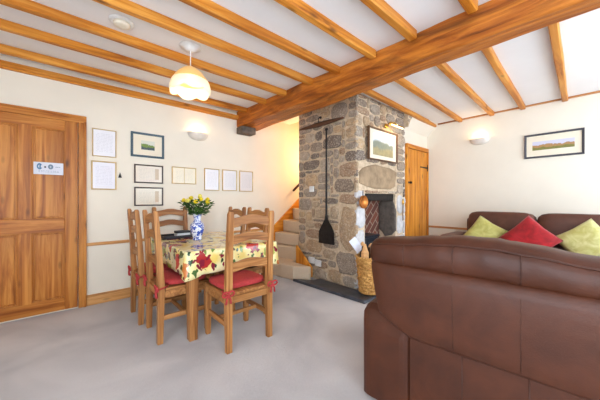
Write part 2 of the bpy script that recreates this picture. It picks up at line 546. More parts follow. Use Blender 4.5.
bm = BM(); wob_beam(bm, 2.145, 2.41, Y0, YD, 2.335, ZC - 0.001, 'y', 0.012, 60, 5)
for v in bm.verts:
    if v.co.x < 2.28: v.co.x += 0.07 - 0.058 * (max(v.co.y, -0.5) - 0.86) - 0.02
tag(obj('ceiling_beam', bm, M['beam'], bevel=0.004), 'massive dark honey hewn beam crossing the whole ceiling under the joists', 'beam')
G = 'joists left of the massive beam'
left = [(3.555, 'pale pine ceiling joist second from the picture wall, next to the wall plate'),
        (3.065, 'pale pine ceiling joist third from the picture wall, just beyond the pendant light'),
        (2.655, 'pale pine ceiling joist passing on the far side of the pendant light rose'),
        (2.2, 'pale pine ceiling joist running on the near side of the pendant light rose'),
        (1.825, 'pine ceiling joist meeting the massive beam just left of the stone chimney'),
        (1.405, 'pine ceiling joist meeting the massive beam above the stone chimney top'),
        (1.025, 'pine ceiling joist meeting the massive beam above the chimney picture'),
        (0.595, 'short looking pine joist nearest the top centre, meeting the beam at its right')]
for i, (y, lab) in enumerate(left):
    bm = BM(); wob_beam(bm, X0, 2.155, y - 0.033, y + 0.033, 2.502, ZC - 0.001, 'x', 0.003, 16, i + 20)
    tag(obj('ceiling_joist', bm, M['joist_x']), lab, 'joist', G)
bm = BM(); mm(bm, X0, 2.155, 3.74, YD, 2.455, 2.505, 0.004); mm(bm, X0, 2.155, 3.76, YD, 2.435, 2.455, 0.004)
tag(obj('wall_plate', bm, M['joist_x']), 'pine wall plate along the top of the picture wall', 'joist')
G = 'joists right of the massive beam'
right = [(2.0, 'pine joist running along the top of the stone chimney front to the far corner'),
         (1.58, 'pine joist right of the massive beam, second out from the chimney'),
         (1.13, 'pine joist right of the massive beam, above the right wall light'),
         (0.75, 'pine joist right of the massive beam, between wall light and framed panorama'),
         (0.31, 'pine joist nearest the right edge, running above the framed panorama')]
for i, (y, lab) in enumerate(right):
    bm = BM(); wob_beam(bm, 2.425, XR - 0.035, y - 0.031, y + 0.031, 2.512, ZC - 0.001, 'x', 0.003, 16, i + 50)
    for v in bm.verts: v.co.y -= 0.033 * (XR - v.co.x)
    tag(obj('ceiling_joist', bm, M['joist_x']), lab, 'joist', G)
bm = BM(); bx(bm, (2.14, 3.70, 2.268), (0.25, 0.175, 0.105), 0.012, 2)
tag(obj('stone_corbel', bm, M['corbel']), 'dark grey stone block under the left end of the massive beam', 'corbel')

# ------------------------------------------------------------------ chimney breast
CX0, CX1, CY0, CY1 = 2.81, 4.03, 2.08, 3.2
OX0, OX1, OZ = 3.0, 3.80, 1.27       # fireplace opening
bm = BM()
mm(bm, CX0, OX0, CY0, 2.4, 0.0, ZC); mm(bm, OX1, CX1, CY0, 2.4, 0.0, ZC); mm(bm, OX0, OX1, CY0, 2.4, OZ, ZC)
mm(bm, CX0, CX1, 2.4, CY1, 0.0, ZC)
prism(bm, [(CX1, 2.33), (4.2, 2.56), (CX1, 2.56)], 'y', 1.99, 2.16)
chim = struct('wall_chimney', bm, M['mortar'])

def pack(nu, nv, forced, blocked, seed):
    rnd = random.Random(seed)
    occ = [[False] * nv for _ in range(nu)]
    for (a, b, c_, d) in blocked:
        for i in range(max(0, a), min(nu, b)):
            for j in range(max(0, c_), min(nv, d)): occ[i][j] = True
    out = []
    def place(a, b, c_, d):
        for i in range(a, b):
            for j in range(c_, d): occ[i][j] = True
        out.append((a, b, c_, d))
    for f in forced: place(*f)
    for j in range(nv):
        for i in range(nu):
            if occ[i][j]: continue
            w = rnd.choice([3, 4, 4, 5, 6, 7]); h_ = rnd.choice([2, 2, 3, 3, 3, 4]) if w > 3 else rnd.choice([2, 3])
            while w > 1 and (i + w > nu or any(occ[i + k][j] for k in range(w))): w -= 1
            while h_ > 1 and (j + h_ > nv or any(occ[i + k][j + l] for k in range(w) for l in range(h_))): h_ -= 1
            if nu - (i + w) == 1 and not occ[nu - 1][j]:
                if all(not occ[nu - 1][j + l] for l in range(h_)): w += 1
            place(i, i + w, j, j + h_)
    return out

def stone(bm, P, u0, u1, v0, v1, rnd, depth=0.024, mi=0):
    """P(u, v, d) -> Vector; d is outwards"""
    g = 0.008
    u0 += g; u1 -= g; v0 += g; v1 -= g
    cu, cv, hu, hv = (u0 + u1) / 2, (v0 + v1) / 2, (u1 - u0) / 2, (v1 - v0) / 2
    n_ = 16
    e = rnd.uniform(3.0, 7.0)
    jit = [1 + rnd.uniform(-0.10, 0.02) for _ in range(n_)]
    for q_ in rnd.sample((1, 2, 5, 6, 9, 10, 13, 14), 3): jit[q_] -= rnd.uniform(0.05, 0.16)
    tilt = rnd.uniform(-0.06, 0.06)
    dd = depth * rnd.uniform(0.55, 1.1)
    rings = []
    for sc, d in ((1.0, -0.02), (0.99, dd * 0.5), (0.95, dd * 0.85), (0.78, dd), (0.35, dd * rnd.uniform(0.95, 1.12))):
        ring = []
        for k in range(n_):
            a = 2 * PI * (k + 0.5) / n_
            ca, sa = math.cos(a), math.sin(a)
            q = (abs(ca) ** e + abs(sa) ** e) ** (-1 / e)
            x, y = ca * q * jit[k] * sc * hu, sa * q * jit[k] * sc * hv
            x, y = x - y * tilt, y + x * tilt
            ring.append(P(cu + x, cv + y, d + rnd.uniform(-0.003, 0.003)))
        rings.append(ring)
    V = [[bm.verts.new(p) for p in r_] for r_ in rings]
    fs = []
    for a, b in zip(V, V[1:]):
        for i in range(n_):
            j = (i + 1) % n_
            fs.append(bm.faces.new((a[i], a[j], b[j], b[i])))
    c_ = bm.verts.new(P(cu, cv, dd * 1.03))
    for i in range(n_):
        fs.append(bm.faces.new((V[-1][i], V[-1][(i + 1) % n_], c_)))
    for f in fs: f.material_index = mi

U = 0.052
bm = BM()
rnd = random.Random(3)
# left face: u = distance from near corner (y = 2.05) going +Y
nu, nv = 22, 49
lf = [(0, 6, 9, 21), (0, 5, 0, 3), (5, 10, 0, 4), (0, 7, 3, 9), (7, 12, 6, 9), (12, 19, 7, 11), (0, 6, 28, 32), (1, 8, 24, 28),
      (13, 20, 31, 34), (5, 12, 36, 40), (0, 4, 38, 41), (9, 15, 17, 20), (14, 20, 23, 26), (6, 12, 21, 23), (16, 22, 42, 45), (3, 9, 43, 48)]
for (a, b, c_, d) in pack(nu, nv, lf, [], 11):
    stone(bm, lambda u, v, dp: Vector((CX0 - dp, 2.05 + u, 0.02 + v)), a * U, b * U, c_ * U, d * U, rnd)
# front face: u = X from 2.78
nu = 25
ob = (4, 20, 0, 24)
ff = [(1, 20, 25, 32), (0, 4, 21, 25), (20, 24, 24, 27), (0, 4, 9, 15), (0, 4, 15, 21), (0, 4, 3, 9), (20, 24, 6, 12), (20, 24, 12, 18), (20, 24, 18, 24)]
for (a, b, c_, d) in pack(nu, nv, ff, [ob], 5):
    u0, u1 = a * U, b * U
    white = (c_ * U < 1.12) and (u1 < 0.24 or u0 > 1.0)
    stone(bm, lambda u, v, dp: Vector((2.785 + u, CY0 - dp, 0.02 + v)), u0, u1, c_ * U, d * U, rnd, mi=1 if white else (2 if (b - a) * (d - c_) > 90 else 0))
# corbelled shoulder at the top right
for (a, b, c_, d) in ((4.02, 4.10, 2.40, 2.47), (4.04, 4.16, 2.47, 2.54)):
    stone(bm, lambda u, v, dp: Vector((u, 1.995 - dp * 0.4, v)), a, b, c_, d, rnd)
# opening reveal: two tall rough stones
for (z0_, z1_) in ((0.05, 0.60), (0.60, 1.22)):
    stone(bm, lambda u, v, dp: Vector((OX1 - dp * 0.8, 2.07 + u, v)), -0.01, 0.31, z0_, z1_, rnd, mi=3)
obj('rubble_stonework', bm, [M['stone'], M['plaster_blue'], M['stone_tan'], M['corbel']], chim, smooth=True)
# fireplace lining
bm = BM(); mm(bm, OX0 + 0.002, OX1 - 0.002, 2.36, 2.399, 0.04, OZ); mm(bm, OX0 + 0.001, OX0 + 0.03, 2.10, 2.36, 0.04, OZ)
obj('brick_lining', bm, M['brick'], chim)
bm = BM(); mm(bm, OX0 + 0.03, OX1 - 0.002, 2.11, 2.20, OZ - 0.10, OZ - 0.001, 0.006)
obj('lintel', bm, M['iron'], chim)
# hearth slab
bm = BM(); prism(bm, [(2.47, 2.95), (2.53, 1.76), (4.25, 1.72), (4.25, 2.04), (2.775, 2.04), (2.775, 2.70), (2.65, 2.70)], 'z', 0.0, 0.04)
tag(obj('slate_hearth', bm, M['slate'], bevel=0.008), 'dark slate hearth slab around the foot of the stone chimney', 'hearth')

# ------------------------------------------------------------------ stove
st = thing('wood_stove', 'black iron wood stove standing inside the stone fireplace', 'stove', (3.21, 2.215, 0.0405))
st.scale = (0.82, 0.8, 1.0)
bm = BM(); mm(bm, -0.19, 0.19, -0.14, 0.14, 0.10, 0.62, 0.02); mm(bm, -0.21, 0.21, -0.16, 0.16, 0.62, 0.65, 0.008); obj('body', bm, M['stove'], st)
bm = BM(); mm(bm, -0.15, 0.15, -0.16, -0.141, 0.2, 0.56, 0.008); dr = obj('door', bm, M['stove'], st)
bm = BM(); mm(bm, -0.11, 0.11, -0.166, -0.161, 0.26, 0.50, 0.002); obj('glass', bm, M['smudge'], dr)
bm = BM(); tube(bm, [(0.13, -0.16, 0.4), (0.13, -0.19, 0.4), (0.13, -0.19, 0.34)], 0.007); obj('handle', bm, M['brass'], dr)
for sx in (-1, 1):
    for sy in (-1, 1):
        bm = BM(); tube(bm, [(sx * 0.16, sy * 0.11, 0.11), (sx * 0.175, sy * 0.12, 0.0)], [0.02, 0.014]); obj('leg', bm, M['stove'], st)
bm = BM(); tube(bm, [(0, 0.13, 0.5), (0, 0.175, 0.5)], 0.05, 20); obj('flue_pipe', bm, M['stove'], st, smooth=True)

# ------------------------------------------------------------------ doors
d1 = bpy.data.objects.new('door_1', None); COL.objects.link(d1); d1.location = (-0.30, YD, 0); d1['kind'] = 'structure'
W = 0.40
def dpart(name, x0, x1, z0, z1, y0, y1, mat, b=0.004, par=d1):
    bm = BM(); mm(bm, x0, x1, y0, y1, z0, z1, b); return obj(name, bm, mat, par)
for s in (-1, 1):
    dpart('stile', *sorted((s * (W - 0.105), s * W)), 0.02, 2.02, -0.035, 0.0, M['door_z'])
dpart('stile', -0.05, 0.05, 0.14, 1.93, -0.0345, -0.001, M['door_z'])
dpart('rail', -W + 0.105, W - 0.105, 0.02, 0.15, -0.034, 0, M['door_x'])
dpart('rail', -W + 0.105, W - 0.105, 0.845, 0.99, -0.0355, 0, M['door_x'])
dpart('rail', -W + 0.105, W - 0.105, 1.915, 2.02, -0.034, 0, M['door_x'])
for s in (-1, 1):
    for z0, z1 in ((0.15, 0.845), (0.99, 1.915)):
        x0, x1 = sorted((s * 0.05, s * (W - 0.105)))
        bm = BM(); mm(bm, x0, x1, -0.014, -0.002, z0, z1); mm(bm, x0 + 0.022, x1 - 0.022, -0.022, -0.012, z0 + 0.022, z1 - 0.022, 0.007)
        # bead round the panel
        for a, b, c_, d in ((x0, x0 + 0.01, z0, z1), (x1 - 0.01, x1, z0, z1), (x0 + 0.01, x1 - 0.01, z0, z0 + 0.01), (x0 + 0.01, x1 - 0.01, z1 - 0.01, z1)):
            mm(bm, a, b, -0.030, -0.014, c_, d, 0.003)
        obj('panel', bm, M['door_z'], d1)
for s in (-1, 1):
    bm = BM()
    x0, x1 = sorted((s * (W + 0.006), s * (W + 0.075)))
    mm(bm, x0, x1, -0.03, 0.0, 0, 2.028, 0.006); mm(bm, *sorted((s * (W + 0.05), s * (W + 0.075))), -0.04, -0.028, 0, 2.04, 0.005)
    obj('casing', bm, M['door_z'], d1)
bm = BM(); mm(bm, -W - 0.075, W + 0.075, -0.03, 0, 2.022, 2.10, 0.006); mm(bm, -W - 0.075, W + 0.075, -0.04, -0.028, 2.078, 2.10, 0.005)
obj('casing', bm, M['door_x'], d1)
bm = BM(); bx(bm, (-W + 0.05, -0.04, 1.0), (0.035, 0.01, 0.18), 0.004); tube(bm, [(-W + 0.05, -0.045, 1.03), (-W + 0.05, -0.085, 1.03), (-W + 0.14, -0.085, 1.03)], 0.008)
obj('door_handle', bm, M['brass'], d1)

# notice on the door
sg = thing('door_notice', 'small white printed notice with blue marks fixed to the pine door', 'sign', (-0.128, YD - 0.037, 1.503))
bm = BM(); mm(bm, -0.112, 0.112, -0.004, 0.0, -0.062, 0.062, 0.002); obj('board', bm, M['paper'], sg)
blue = plain('print_blue', (74, 120, 158), 0.5); gry = plain('print_grey', (110, 130, 150), 0.5)
def disc(bm, cx, cz, rx, rz_, y, inner=0.0, a0=0, a1=2 * PI, n_=28):
    A = []; B = []
    full = abs(a1 - a0 - 2 * PI) < 1e-4
    for i in range(n_ + (0 if full else 1)):
        a = a0 + (a1 - a0) * i / n_
        for L_, k, yy in ((A, 1, y), (B, inner, y)):
            L_.append((cx + math.cos(a) * rx * k, yy, cz + math.sin(a) * rz_ * k))
    for yy, rev in ((y, False),):
        a_ = [bm.verts.new(p) for p in A]
        if inner == 0:
            bm.faces.new(a_)
        else:
            b_ = [bm.verts.new(p) for p in B]
            m_ = len(a_)
            for i in range(m_ if full else m_ - 1):
                j = (i + 1) % m_
                bm.faces.new((a_[i], a_[j], b_[j], b_[i]))
bm = BM(); disc(bm, -0.068, 0.018, 0.02, 0.032, -0.005, 0.45, 0.5, 5.8); disc(bm, -0.064, 0.018, 0.006, 0.018, -0.0052); obj('printed_mark', bm, blue, sg)
bm = BM(); disc(bm, 0.014, 0.018, 0.02, 0.026, -0.005, 0.35); bx(bm, (0.014, -0.005, 0.018), (0.026, 0.001, 0.006)); obj('printed_mark', bm, gry, sg)
bm = BM(); disc(bm, -0.027, 0.014, 0.008, 0.010, -0.005); obj('printed_mark', bm, M['frame_grey'], sg)
bm = BM()
for k, (x, w) in enumerate(((0.055, 0.010), (0.068, 0.012), (0.082, 0.009))): bx(bm, (x, -0.005, 0.018), (w, 0.001, 0.006))
obj('printed_text', bm, gry, sg)
for r_ in range(2):
    bm = BM(); x = -0.07
    while x < 0.08:
        w = random.uniform(0.008, 0.018); bx(bm, (x, -0.005, -0.025 - r_ * 0.012), (w, 0.001, 0.003)); x += w + 0.006
    obj('printed_text', bm, gry, sg)

d2 = bpy.data.objects.new('door_2', None); COL.objects.link(d2); d2.location = (4.65, 2.149, 0); d2['kind'] = 'structure'
bm = BM()
xs = [-0.38 + 0.76 * i / 6 for i in range(7)]
for i in range(6):
    mm(bm, xs[i] + 0.001, xs[i + 1] - 0.001, -0.03, 0, 0.02, 2.05, 0.005)
obj('plank_panel', bm, M['honey_z'], d2)
for s in (-1, 1):
    bm = BM(); mm(bm, *sorted((s * 0.384, s * 0.415)), -0.045, 0, 0, 2.055, 0.004); obj('casing', bm, M['honey_z'], d2)
bm = BM(); mm(bm, -0.415, 0.415, -0.045, 0, 2.056, 2.125, 0.004); obj('casing', bm, M['honey_x'], d2)
for z in (1.77, 0.45):
    bm = BM(); prism(bm, [(0.375, z - 0.016), (0.375, z + 0.016), (0.13, z + 0.008), (0.10, z + 0.014), (0.09, z), (0.10, z - 0.014), (0.13, z - 0.008)], 'y', -0.037, -0.031)
    mm(bm, 0.365, 0.384, -0.046, -0.036, z - 0.06, z + 0.06, 0.003); obj('hinge', bm, M['iron'], d2, label='black iron strap hinge')
bm = BM(); mm(bm, -0.36, -0.24, -0.038, -0.031, 1.46, 1.49, 0.003); superbox(bm, (-0.3, -0.05, 1.475), (0.018, 0.018, 0.02), 3, 3)
obj('latch', bm, M['iron'], d2, label='black iron latch')

# ------------------------------------------------------------------ stairs
sc = thing('staircase', 'carpeted winding staircase rising between picture wall and stone chimney', 'stairs', (0, 0, 0))
A = [(2.42, 0), (2.67, 3.775), (2.76, 3.775), (2.94, 3.775), (3.17, 3.775), (3.42, 3.775), (3.68, 3.775), (3.93, 3.775), (4.18, 3.775), (4.43, 3.775), (4.68, 3.775)]
B = [(0, 0), (2.80, 3.235), (2.85, 3.24), (2.90, 3.245), (2.94, 3.25), (3.12, 3.25), (3.4, 3.25), (3.67, 3.25), (3.93, 3.25), (4.18, 3.25), (4.43, 3.25)]
poly1 = [(2.44, 3.775), (2.45, 3.2), (2.50, 2.98), (2.64, 2.79), (2.69, 2.785), (2.69, 3.22), (2.83, 3.235), (2.80, 3.775)]
def step(poly, z0, z1):
    bm = BM(); prism(bm, poly, 'z', z0, z1)
    o = obj('step', bm, M['stair'], sc, bevel=0.02); return o
step(poly1, 0.0, 0.21)
for k in range(1, 10):
    z1 = 0.21 + 0.205 * k
    a, b = A[k], B[k]; a2, b2 = A[k + 1], B[k + 1]
    fa = (a[0] - 0.012, a[1]); fb = (b[0] - 0.012, b[1])
    step([fa, fb, (b2[0] + 0.05, b2[1]), (a2[0] + 0.05, a2[1])], z1 - 0.2 if k > 1 else 0.02, z1)
bm = BM()
z = lambda x: 0.725 + (x - 2.723) * 0.813
prism(bm, [(2.40, 0.0), (2.40, z(2.40)), (4.7, z(4.7)), (4.7, z(4.7) - 0.42), (3.0, 0.55), (2.8, 0.0)], 'y', 3.768, 3.789)
obj('wall_string', bm, M['honey_x'], sc, label='orange pine board along the picture wall')
bm = BM(); prism(bm, [(3.14, 0.05), (3.14, 0.475), (2.80, 0.19), (2.80, 0.048)], 'x', 2.695, 2.725)
obj('end_string', bm, M['honey_z'], sc, label='small triangular orange pine board against the chimney')
bm = BM()
tube(bm, [(3.13, 3.72, 1.35), (3.5, 3.72, 1.66), (4.3, 3.72, 2.36)], 0.02, 12)
hr = tag(obj('handrail', bm, M['darkwood'], smooth=True), 'short visible end of dark wooden handrail beside the stair wall', 'handrail')
bm = BM(); tube(bm, [(3.35, 3.72, 1.53), (3.35, 3.788, 1.50)], 0.008); obj('bracket', bm, M['iron'], hr)

# ------------------------------------------------------------------ pictures
def picture(name, label, cat, loc, w, h, fw, fmat, mat_margin, pmat, rz=0.0, group=None, depth=0.02, bot=None):
    t = thing(name, label, cat, loc, rz, group)
    for nm, a, b, c_, d in (('side', -w / 2, -w / 2 + fw, -h / 2, h / 2), ('side', w / 2 - fw, w / 2, -h / 2, h / 2)):
        pass
    bm = BM()
    fo = [(-w / 2, -h / 2), (w / 2, -h / 2), (w / 2, h / 2), (-w / 2, h / 2)]
    def ring(k, y): return [Vector((x - math.copysign(k, x), y, z_ - math.copysign(k, z_))) for x, z_ in fo]
    rings = [ring(0, 0), ring(0, -depth * 0.8), ring(fw * 0.2, -depth), ring(fw * 0.75, -depth * 0.85), ring(fw, -depth * 0.45), ring(fw, 0)]
    V = [[bm.verts.new(p) for p in r_] for r_ in rings]
    for a, b in zip(V, V[1:] + V[:1]):
        for i in range(4):
            j = (i + 1) % 4
            bm.faces.new((a[i], a[j], b[j], b[i]))
    obj('frame', bm, fmat, t)
    if mat_margin is not None:
        bm = BM(); mm(bm, -w / 2 + fw, w / 2 - fw, -depth * 0.3, -depth * 0.05, -h / 2 + fw, h / 2 - fw); obj('mat_board', bm, M['matboard'], t)
        px, pz = w / 2 - fw - mat_margin[0], h / 2 - fw - mat_margin[1]
        bm = BM(); mm(bm, -px, px, -depth * 0.36, -depth * 0.31, -pz, pz); obj('print', bm, pmat, t)
    else:
        bm = BM(); mm(bm, -w / 2 + fw, w / 2 - fw, -depth * 0.4, -depth * 0.05, -h / 2 + fw, h / 2 - fw); obj('print', bm, pmat, t)
    return t
YW = YD - 0.001
picture('framed_certificate', 'gold framed certificate beside the pine door, the upper of the two', 'certificate', (0.338, YW, 1.835), 0.225, 0.315, 0.010, M['frame_gold'], None, certificate('cert_a', (236, 234, 240), 0.22, 0.31))
picture('framed_certificate', 'gold framed certificate beside the pine door, the lower of the two', 'certificate', (0.334, YW, 1.462), 0.235, 0.328, 0.014, M['frame_gold'], None, certificate('cert_b', (232, 228, 236), 0.22, 0.31))
picture('framed_picture', 'small landscape picture in a blue grey frame with cream mount', 'picture', (0.782, YW, 1.868), 0.372, 0.305, 0.026, M['frame_blue'], (0.085, 0.07), landscape('print_harbour', (214, 214, 200), (120, 150, 60), (70, 92, 100), 0.12, 22))
picture('framed_certificate', 'dark framed certificate directly below the blue grey framed picture', 'certificate', (0.794, YW, 1.508), 0.325, 0.232, 0.016, M['frame_dark'], None, certificate('cert_c', (228, 214, 196), 0.32, 0.23, True))
picture('framed_certificate', 'dark framed certificate above the ladder back chair, lower of the dark pair', 'certificate', (0.794, YW, 1.224), 0.325, 0.235, 0.016, M['frame_dark'], None, certificate('cert_d', (230, 218, 198), 0.32, 0.23, True))
picture('framed_certificate', 'wide gold framed double certificate on its own above the flowers', 'certificate', (1.224, YW, 1.514), 0.32, 0.228, 0.011, M['frame_gold'], None, certificate('cert_e', (232, 218, 190), 0.32, 0.23, False, True))
picture('framed_certificate', 'upright gold framed certificate, left of the row of three', 'certificate', (1.615, YW, 1.48), 0.228, 0.322, 0.012, M['frame_gold'], None, certificate('cert_f', (232, 228, 232), 0.22, 0.31), 0, 'row of three upright certificates')
picture('framed_certificate', 'upright gold framed certificate, middle of the row of three', 'certificate', (1.898, YW, 1.482), 0.24, 0.322, 0.012, M['frame_gold'], None, certificate('cert_g', (230, 226, 228), 0.22, 0.31), 0, 'row of three upright certificates')
picture('framed_certificate', 'upright gold framed certificate, right of the row of three nearest the stairs', 'certificate', (2.187, YW, 1.48), 0.245, 0.33, 0.012, M['frame_gold'], None, certificate('cert_h', (230, 224, 224), 0.22, 0.31), 0, 'row of three upright certificates')
picture('framed_picture', 'long panorama of a village in a charcoal frame on the right wall', 'picture', (XR - 0.001, 0.432, 1.957), 0.61, 0.345, 0.026, M['frame_grey'], (0.065, 0.085), landscape('print_village', (206, 204, 222), (196, 150, 96), (150, 146, 70), 0.13, 16), -PI / 2, depth=0.025)
picture('framed_picture', 'pale misty landscape in a bronze frame on the stone chimney', 'picture', (3.365, 2.035, 1.945), 0.74, 0.44, 0.022, M['frame_bronze'], (0.09, 0.05), landscape('print_lake', (214, 222, 232), (146, 156, 140), (190, 176, 128), 0.28, 5, 0.12), 0, depth=0.035)

# little wall hook
bm = BM(); prism(bm, [(-0.018, -0.03), (0.018, -0.03), (0.0, 0.035)], 'y', -0.012, 0); tube(bm, [(0, -0.01, -0.015), (0, -0.03, -0.02), (0, -0.03, 0.0)], 0.003, 6)
o = tag(obj('wall_hook', bm, M['iron']), 'tiny dark triangular hook on the wall beside the gold certificates', 'hook'); o.location = (0.487, YW, 1.475)

# ------------------------------------------------------------------ wall lights
bulbm = NT('lamp_glow'); bulbm.b.inputs['Emission Color'].default_value = lin((255, 214, 150)); bulbm.b.inputs['Emission Strength'].default_value = 8
softbulb = NT('pendant_bulb_glow'); softbulb.b.inputs['Emission Color'].default_value = lin((255, 220, 160)); softbulb.b.inputs['Emission Strength'].default_value = 3
def point(name, loc, energy, color, r=0.04):
    L = bpy.data.lights.new(name, 'POINT'); L.energy = energy; L.color = color; L.shadow_soft_size = r
    o = bpy.data.objects.new(name, L); COL.objects.link(o); o.location = loc
    return o
WARM = (1.0, 0.74, 0.44)
def uplighter(label, loc, rz):
    t = thing('wall_light', label, 'wall light', loc, rz, 'plaster bowl wall lights')
    bm = BM(); prof = []
    for i in range(9):
        a = PI / 2 * i / 8
        prof.append((0.145 * math.sin(a) ** 0.8, -0.10 * math.cos(a)))
    inner = [(r_ * 0.93, z_ * 0.9 + 0.0) for r_, z_ in reversed(prof)]
    lathe(bm, prof + inner, (0, -0.002, 0), 24, -PI, 0, False)
    for v in bm.verts: v.co.y *= 0.72
    obj('bowl', bm, plasterM, t, smooth=True)
    bm = BM(); superbox(bm, (0, -0.055, -0.02), (0.02, 0.02, 0.03), 2.2, 4); obj('bulb', bm, bulbm.m, t, smooth=True)
    wx, wy = math.cos(rz) * 0 - math.sin(rz) * -0.06, math.sin(rz) * 0 + math.cos(rz) * -0.06
    point('wall_light_glow', (loc[0] + wx, loc[1] + wy, loc[2] + 0.035), WL, WARM, 0.03)
    return t
WL = 1.3
plasterM = plain('white_ceramic', (236, 226, 214), 0.5)
uplighter('white half bowl wall light above the three upright certificates', (1.41, YW, 2.125), 0)
uplighter('white half bowl wall light on the right wall left of the panorama', (XR - 0.001, 1.30, 2.185), -PI / 2)
uplighter('unseen added half bowl wall light in the stairwell behind the chimney', (4.3, YW, 2.9), 0)  # unseen fixture added to stand for the warm light from upstairs
point('stairwell_light', (3.62, 3.42, 1.95), 26, (1.0, 0.66, 0.30), 0.08)

# brass picture light
pl = thing('picture_light', 'brass picture light mounted on the stone above the misty landscape', 'picture light', (3.54, 2.04, 2.215))
bm = BM(); superbox(bm, (-0.08, -0.01, 0.03), (0.045, 0.012, 0.028), 5, 4); obj('wall_plate', bm, M['brass'], pl, smooth=True)
bm = BM(); tube(bm, [(-0.08, -0.02, 0.04), (-0.08, -0.07, 0.075), (-0.05, -0.12, 0.06), (-0.0, -0.13, 0.03)], 0.007, 8); obj('arm', bm, M['brass'], pl, smooth=True)
bm = BM(); pts = []
rings = []
for xx in (-0.17, 0.17):
    rings.append([Vector((xx, -0.13 + 0.03 * math.cos(a), 0.01 + 0.028 * math.sin(a))) for a in [PI * k / 10 for k in range(11)]] + [Vector((xx, -0.13 + 0.026 * math.cos(a), 0.01 + 0.024 * math.sin(a))) for a in [PI * k / 10 for k in range(10, -1, -1)]])
ringface(bm, rings); obj('lamp_hood', bm, M['brass'], pl, smooth=False)
bm = BM(); tube(bm, [(-0.15, -0.13, 0.012), (0.15, -0.13, 0.012)], 0.011, 10); obj('tube_bulb', bm, softbulb.m, pl)
L = bpy.data.lights.new('picture_light_glow', 'AREA'); L.shape = 'RECTANGLE'; L.size = 0.3; L.size_y = 0.03; L.energy = 1.3; L.color = (1.0, 0.74, 0.38)
lo = bpy.data.objects.new('picture_light_glow', L); COL.objects.link(lo); lo.location = (3.54, 1.90, 2.205); lo.rotation_euler = (math.radians(38), 0, 0)

point('picture_light_halo', (3.54, 1.905, 2.245), 0.9, (1.0, 0.66, 0.26), 0.02)
# ------------------------------------------------------------------ pendant
PX, PY = 0.85, 2.46
pn = thing('pendant_light', 'scalloped cream glass pendant lamp hanging above the dining table', 'pendant light', (PX, PY, ZC))
bm = BM(); lathe(bm, [(0.001, 0.0), (0.095, 0.0), (0.092, -0.008), (0.055, -0.014), (0.05, -0.03), (0.015, -0.04), (0.001, -0.04)]); obj('ceiling_rose', bm, M['white'], pn, smooth=True)
bm = BM(); tube(bm, [(0, 0, -0.035), (0, 0, -0.21)], 0.004, 8); obj('cord', bm, M['white'], pn)
n = NT('pendant_glass')
v = n.coords()
n.col(lin((248, 216, 140))); n.set(Roughness=0.3)
n.b.inputs['Transmission Weight'].default_value = 0.35
n.b.inputs['Emission Color'].default_value = lin((255, 206, 128)); n.b.inputs['Emission Strength'].default_value = 0.12
M['shade_up'] = n.m
n = NT('pendant_glass_white'); n.col(lin((252, 242, 222))); n.set(Roughness=0.3)
n.b.inputs['Transmission Weight'].default_value = 0.35
n.b.inputs['Emission Color'].default_value = lin((255, 232, 190)); n.b.inputs['Emission Strength'].default_value = 0.22
M['shade_low'] = n.m
def shade_ring(t):
    # t 0 top .. 1 bottom
    prof = [(0, 0.024), (0.10, 0.062), (0.25, 0.098), (0.45, 0.132), (0.65, 0.158), (0.85, 0.172), (1.0, 0.165)]
    for (a, ra), (b, rb) in zip(prof, prof[1:]):
        if t <= b: return ra + (rb - ra) * (t - a) / (b - a)
    return 0.155
def shade(bm, t0, t1, off=0.0):
    rings = []
    N = 64
    for i in range(9):
        t = t0 + (t1 - t0) * i / 8
        ring = []
        for k in range(N):
            a = 2 * PI * k / N
            sc_ = abs(math.sin(a * 3 + 0.4))
            r_ = (shade_ring(t) + off) * (1 + 0.05 * t * (sc_ - 0.5))
            zz = -0.185 - 0.215 * t
            if t1 > 0.9: zz -= 0.03 * sc_ * max(0, (t - 0.6) / 0.4)
            ring.append(Vector((r_ * math.cos(a), r_ * math.sin(a), zz)))
        rings.append(ring)
    ringface(bm, rings, cap=False)
bm = BM(); shade(bm, 0.0, 0.6); su = obj('lamp_shade', bm, M['shade_up'], pn, smooth=True)
su.modifiers.new('s', 'SOLIDIFY').thickness = 0.003
bm = BM(); shade(bm, 0.6, 1.0, 0.004); sl = obj('shade_rim', bm, M['shade_low'], pn, smooth=True, label='whiter scalloped lower band of the shade')
sl.modifiers.new('s', 'SOLIDIFY').thickness = 0.003
bm = BM(); lathe(bm, [(0.001, -0.20), (0.032, -0.205), (0.03, -0.23), (0.018, -0.26), (0.001, -0.262)]); obj('lamp_holder', bm, M['white'], pn, smooth=True)
bm = BM(); superbox(bm, (0, 0, -0.295), (0.026, 0.026, 0.035), 2.1, 5); obj('bulb', bm, softbulb.m, pn, smooth=True)
point('pendant_glow', (PX, PY, ZC - 0.37), 2.0, WARM, 0.05)
# ceiling fitting
cf = thing('smoke_alarm', 'round white ceiling fitting between joists left of the pendant lamp', 'smoke alarm', (0.33, 2.47, ZC))
bm = BM(); lathe(bm, [(0.001, 0.0), (0.085, 0.0), (0.085, -0.006), (0.065, -0.010), (0.001, -0.010)]); obj('base_plate', bm, M['white'], cf, smooth=True)
bm = BM(); lathe(bm, [(0.001, -0.012), (0.058, -0.012), (0.052, -0.032), (0.03, -0.036), (0.001, -0.036)]); obj('sensor_cap', bm, M['matboard'], cf, smooth=True)

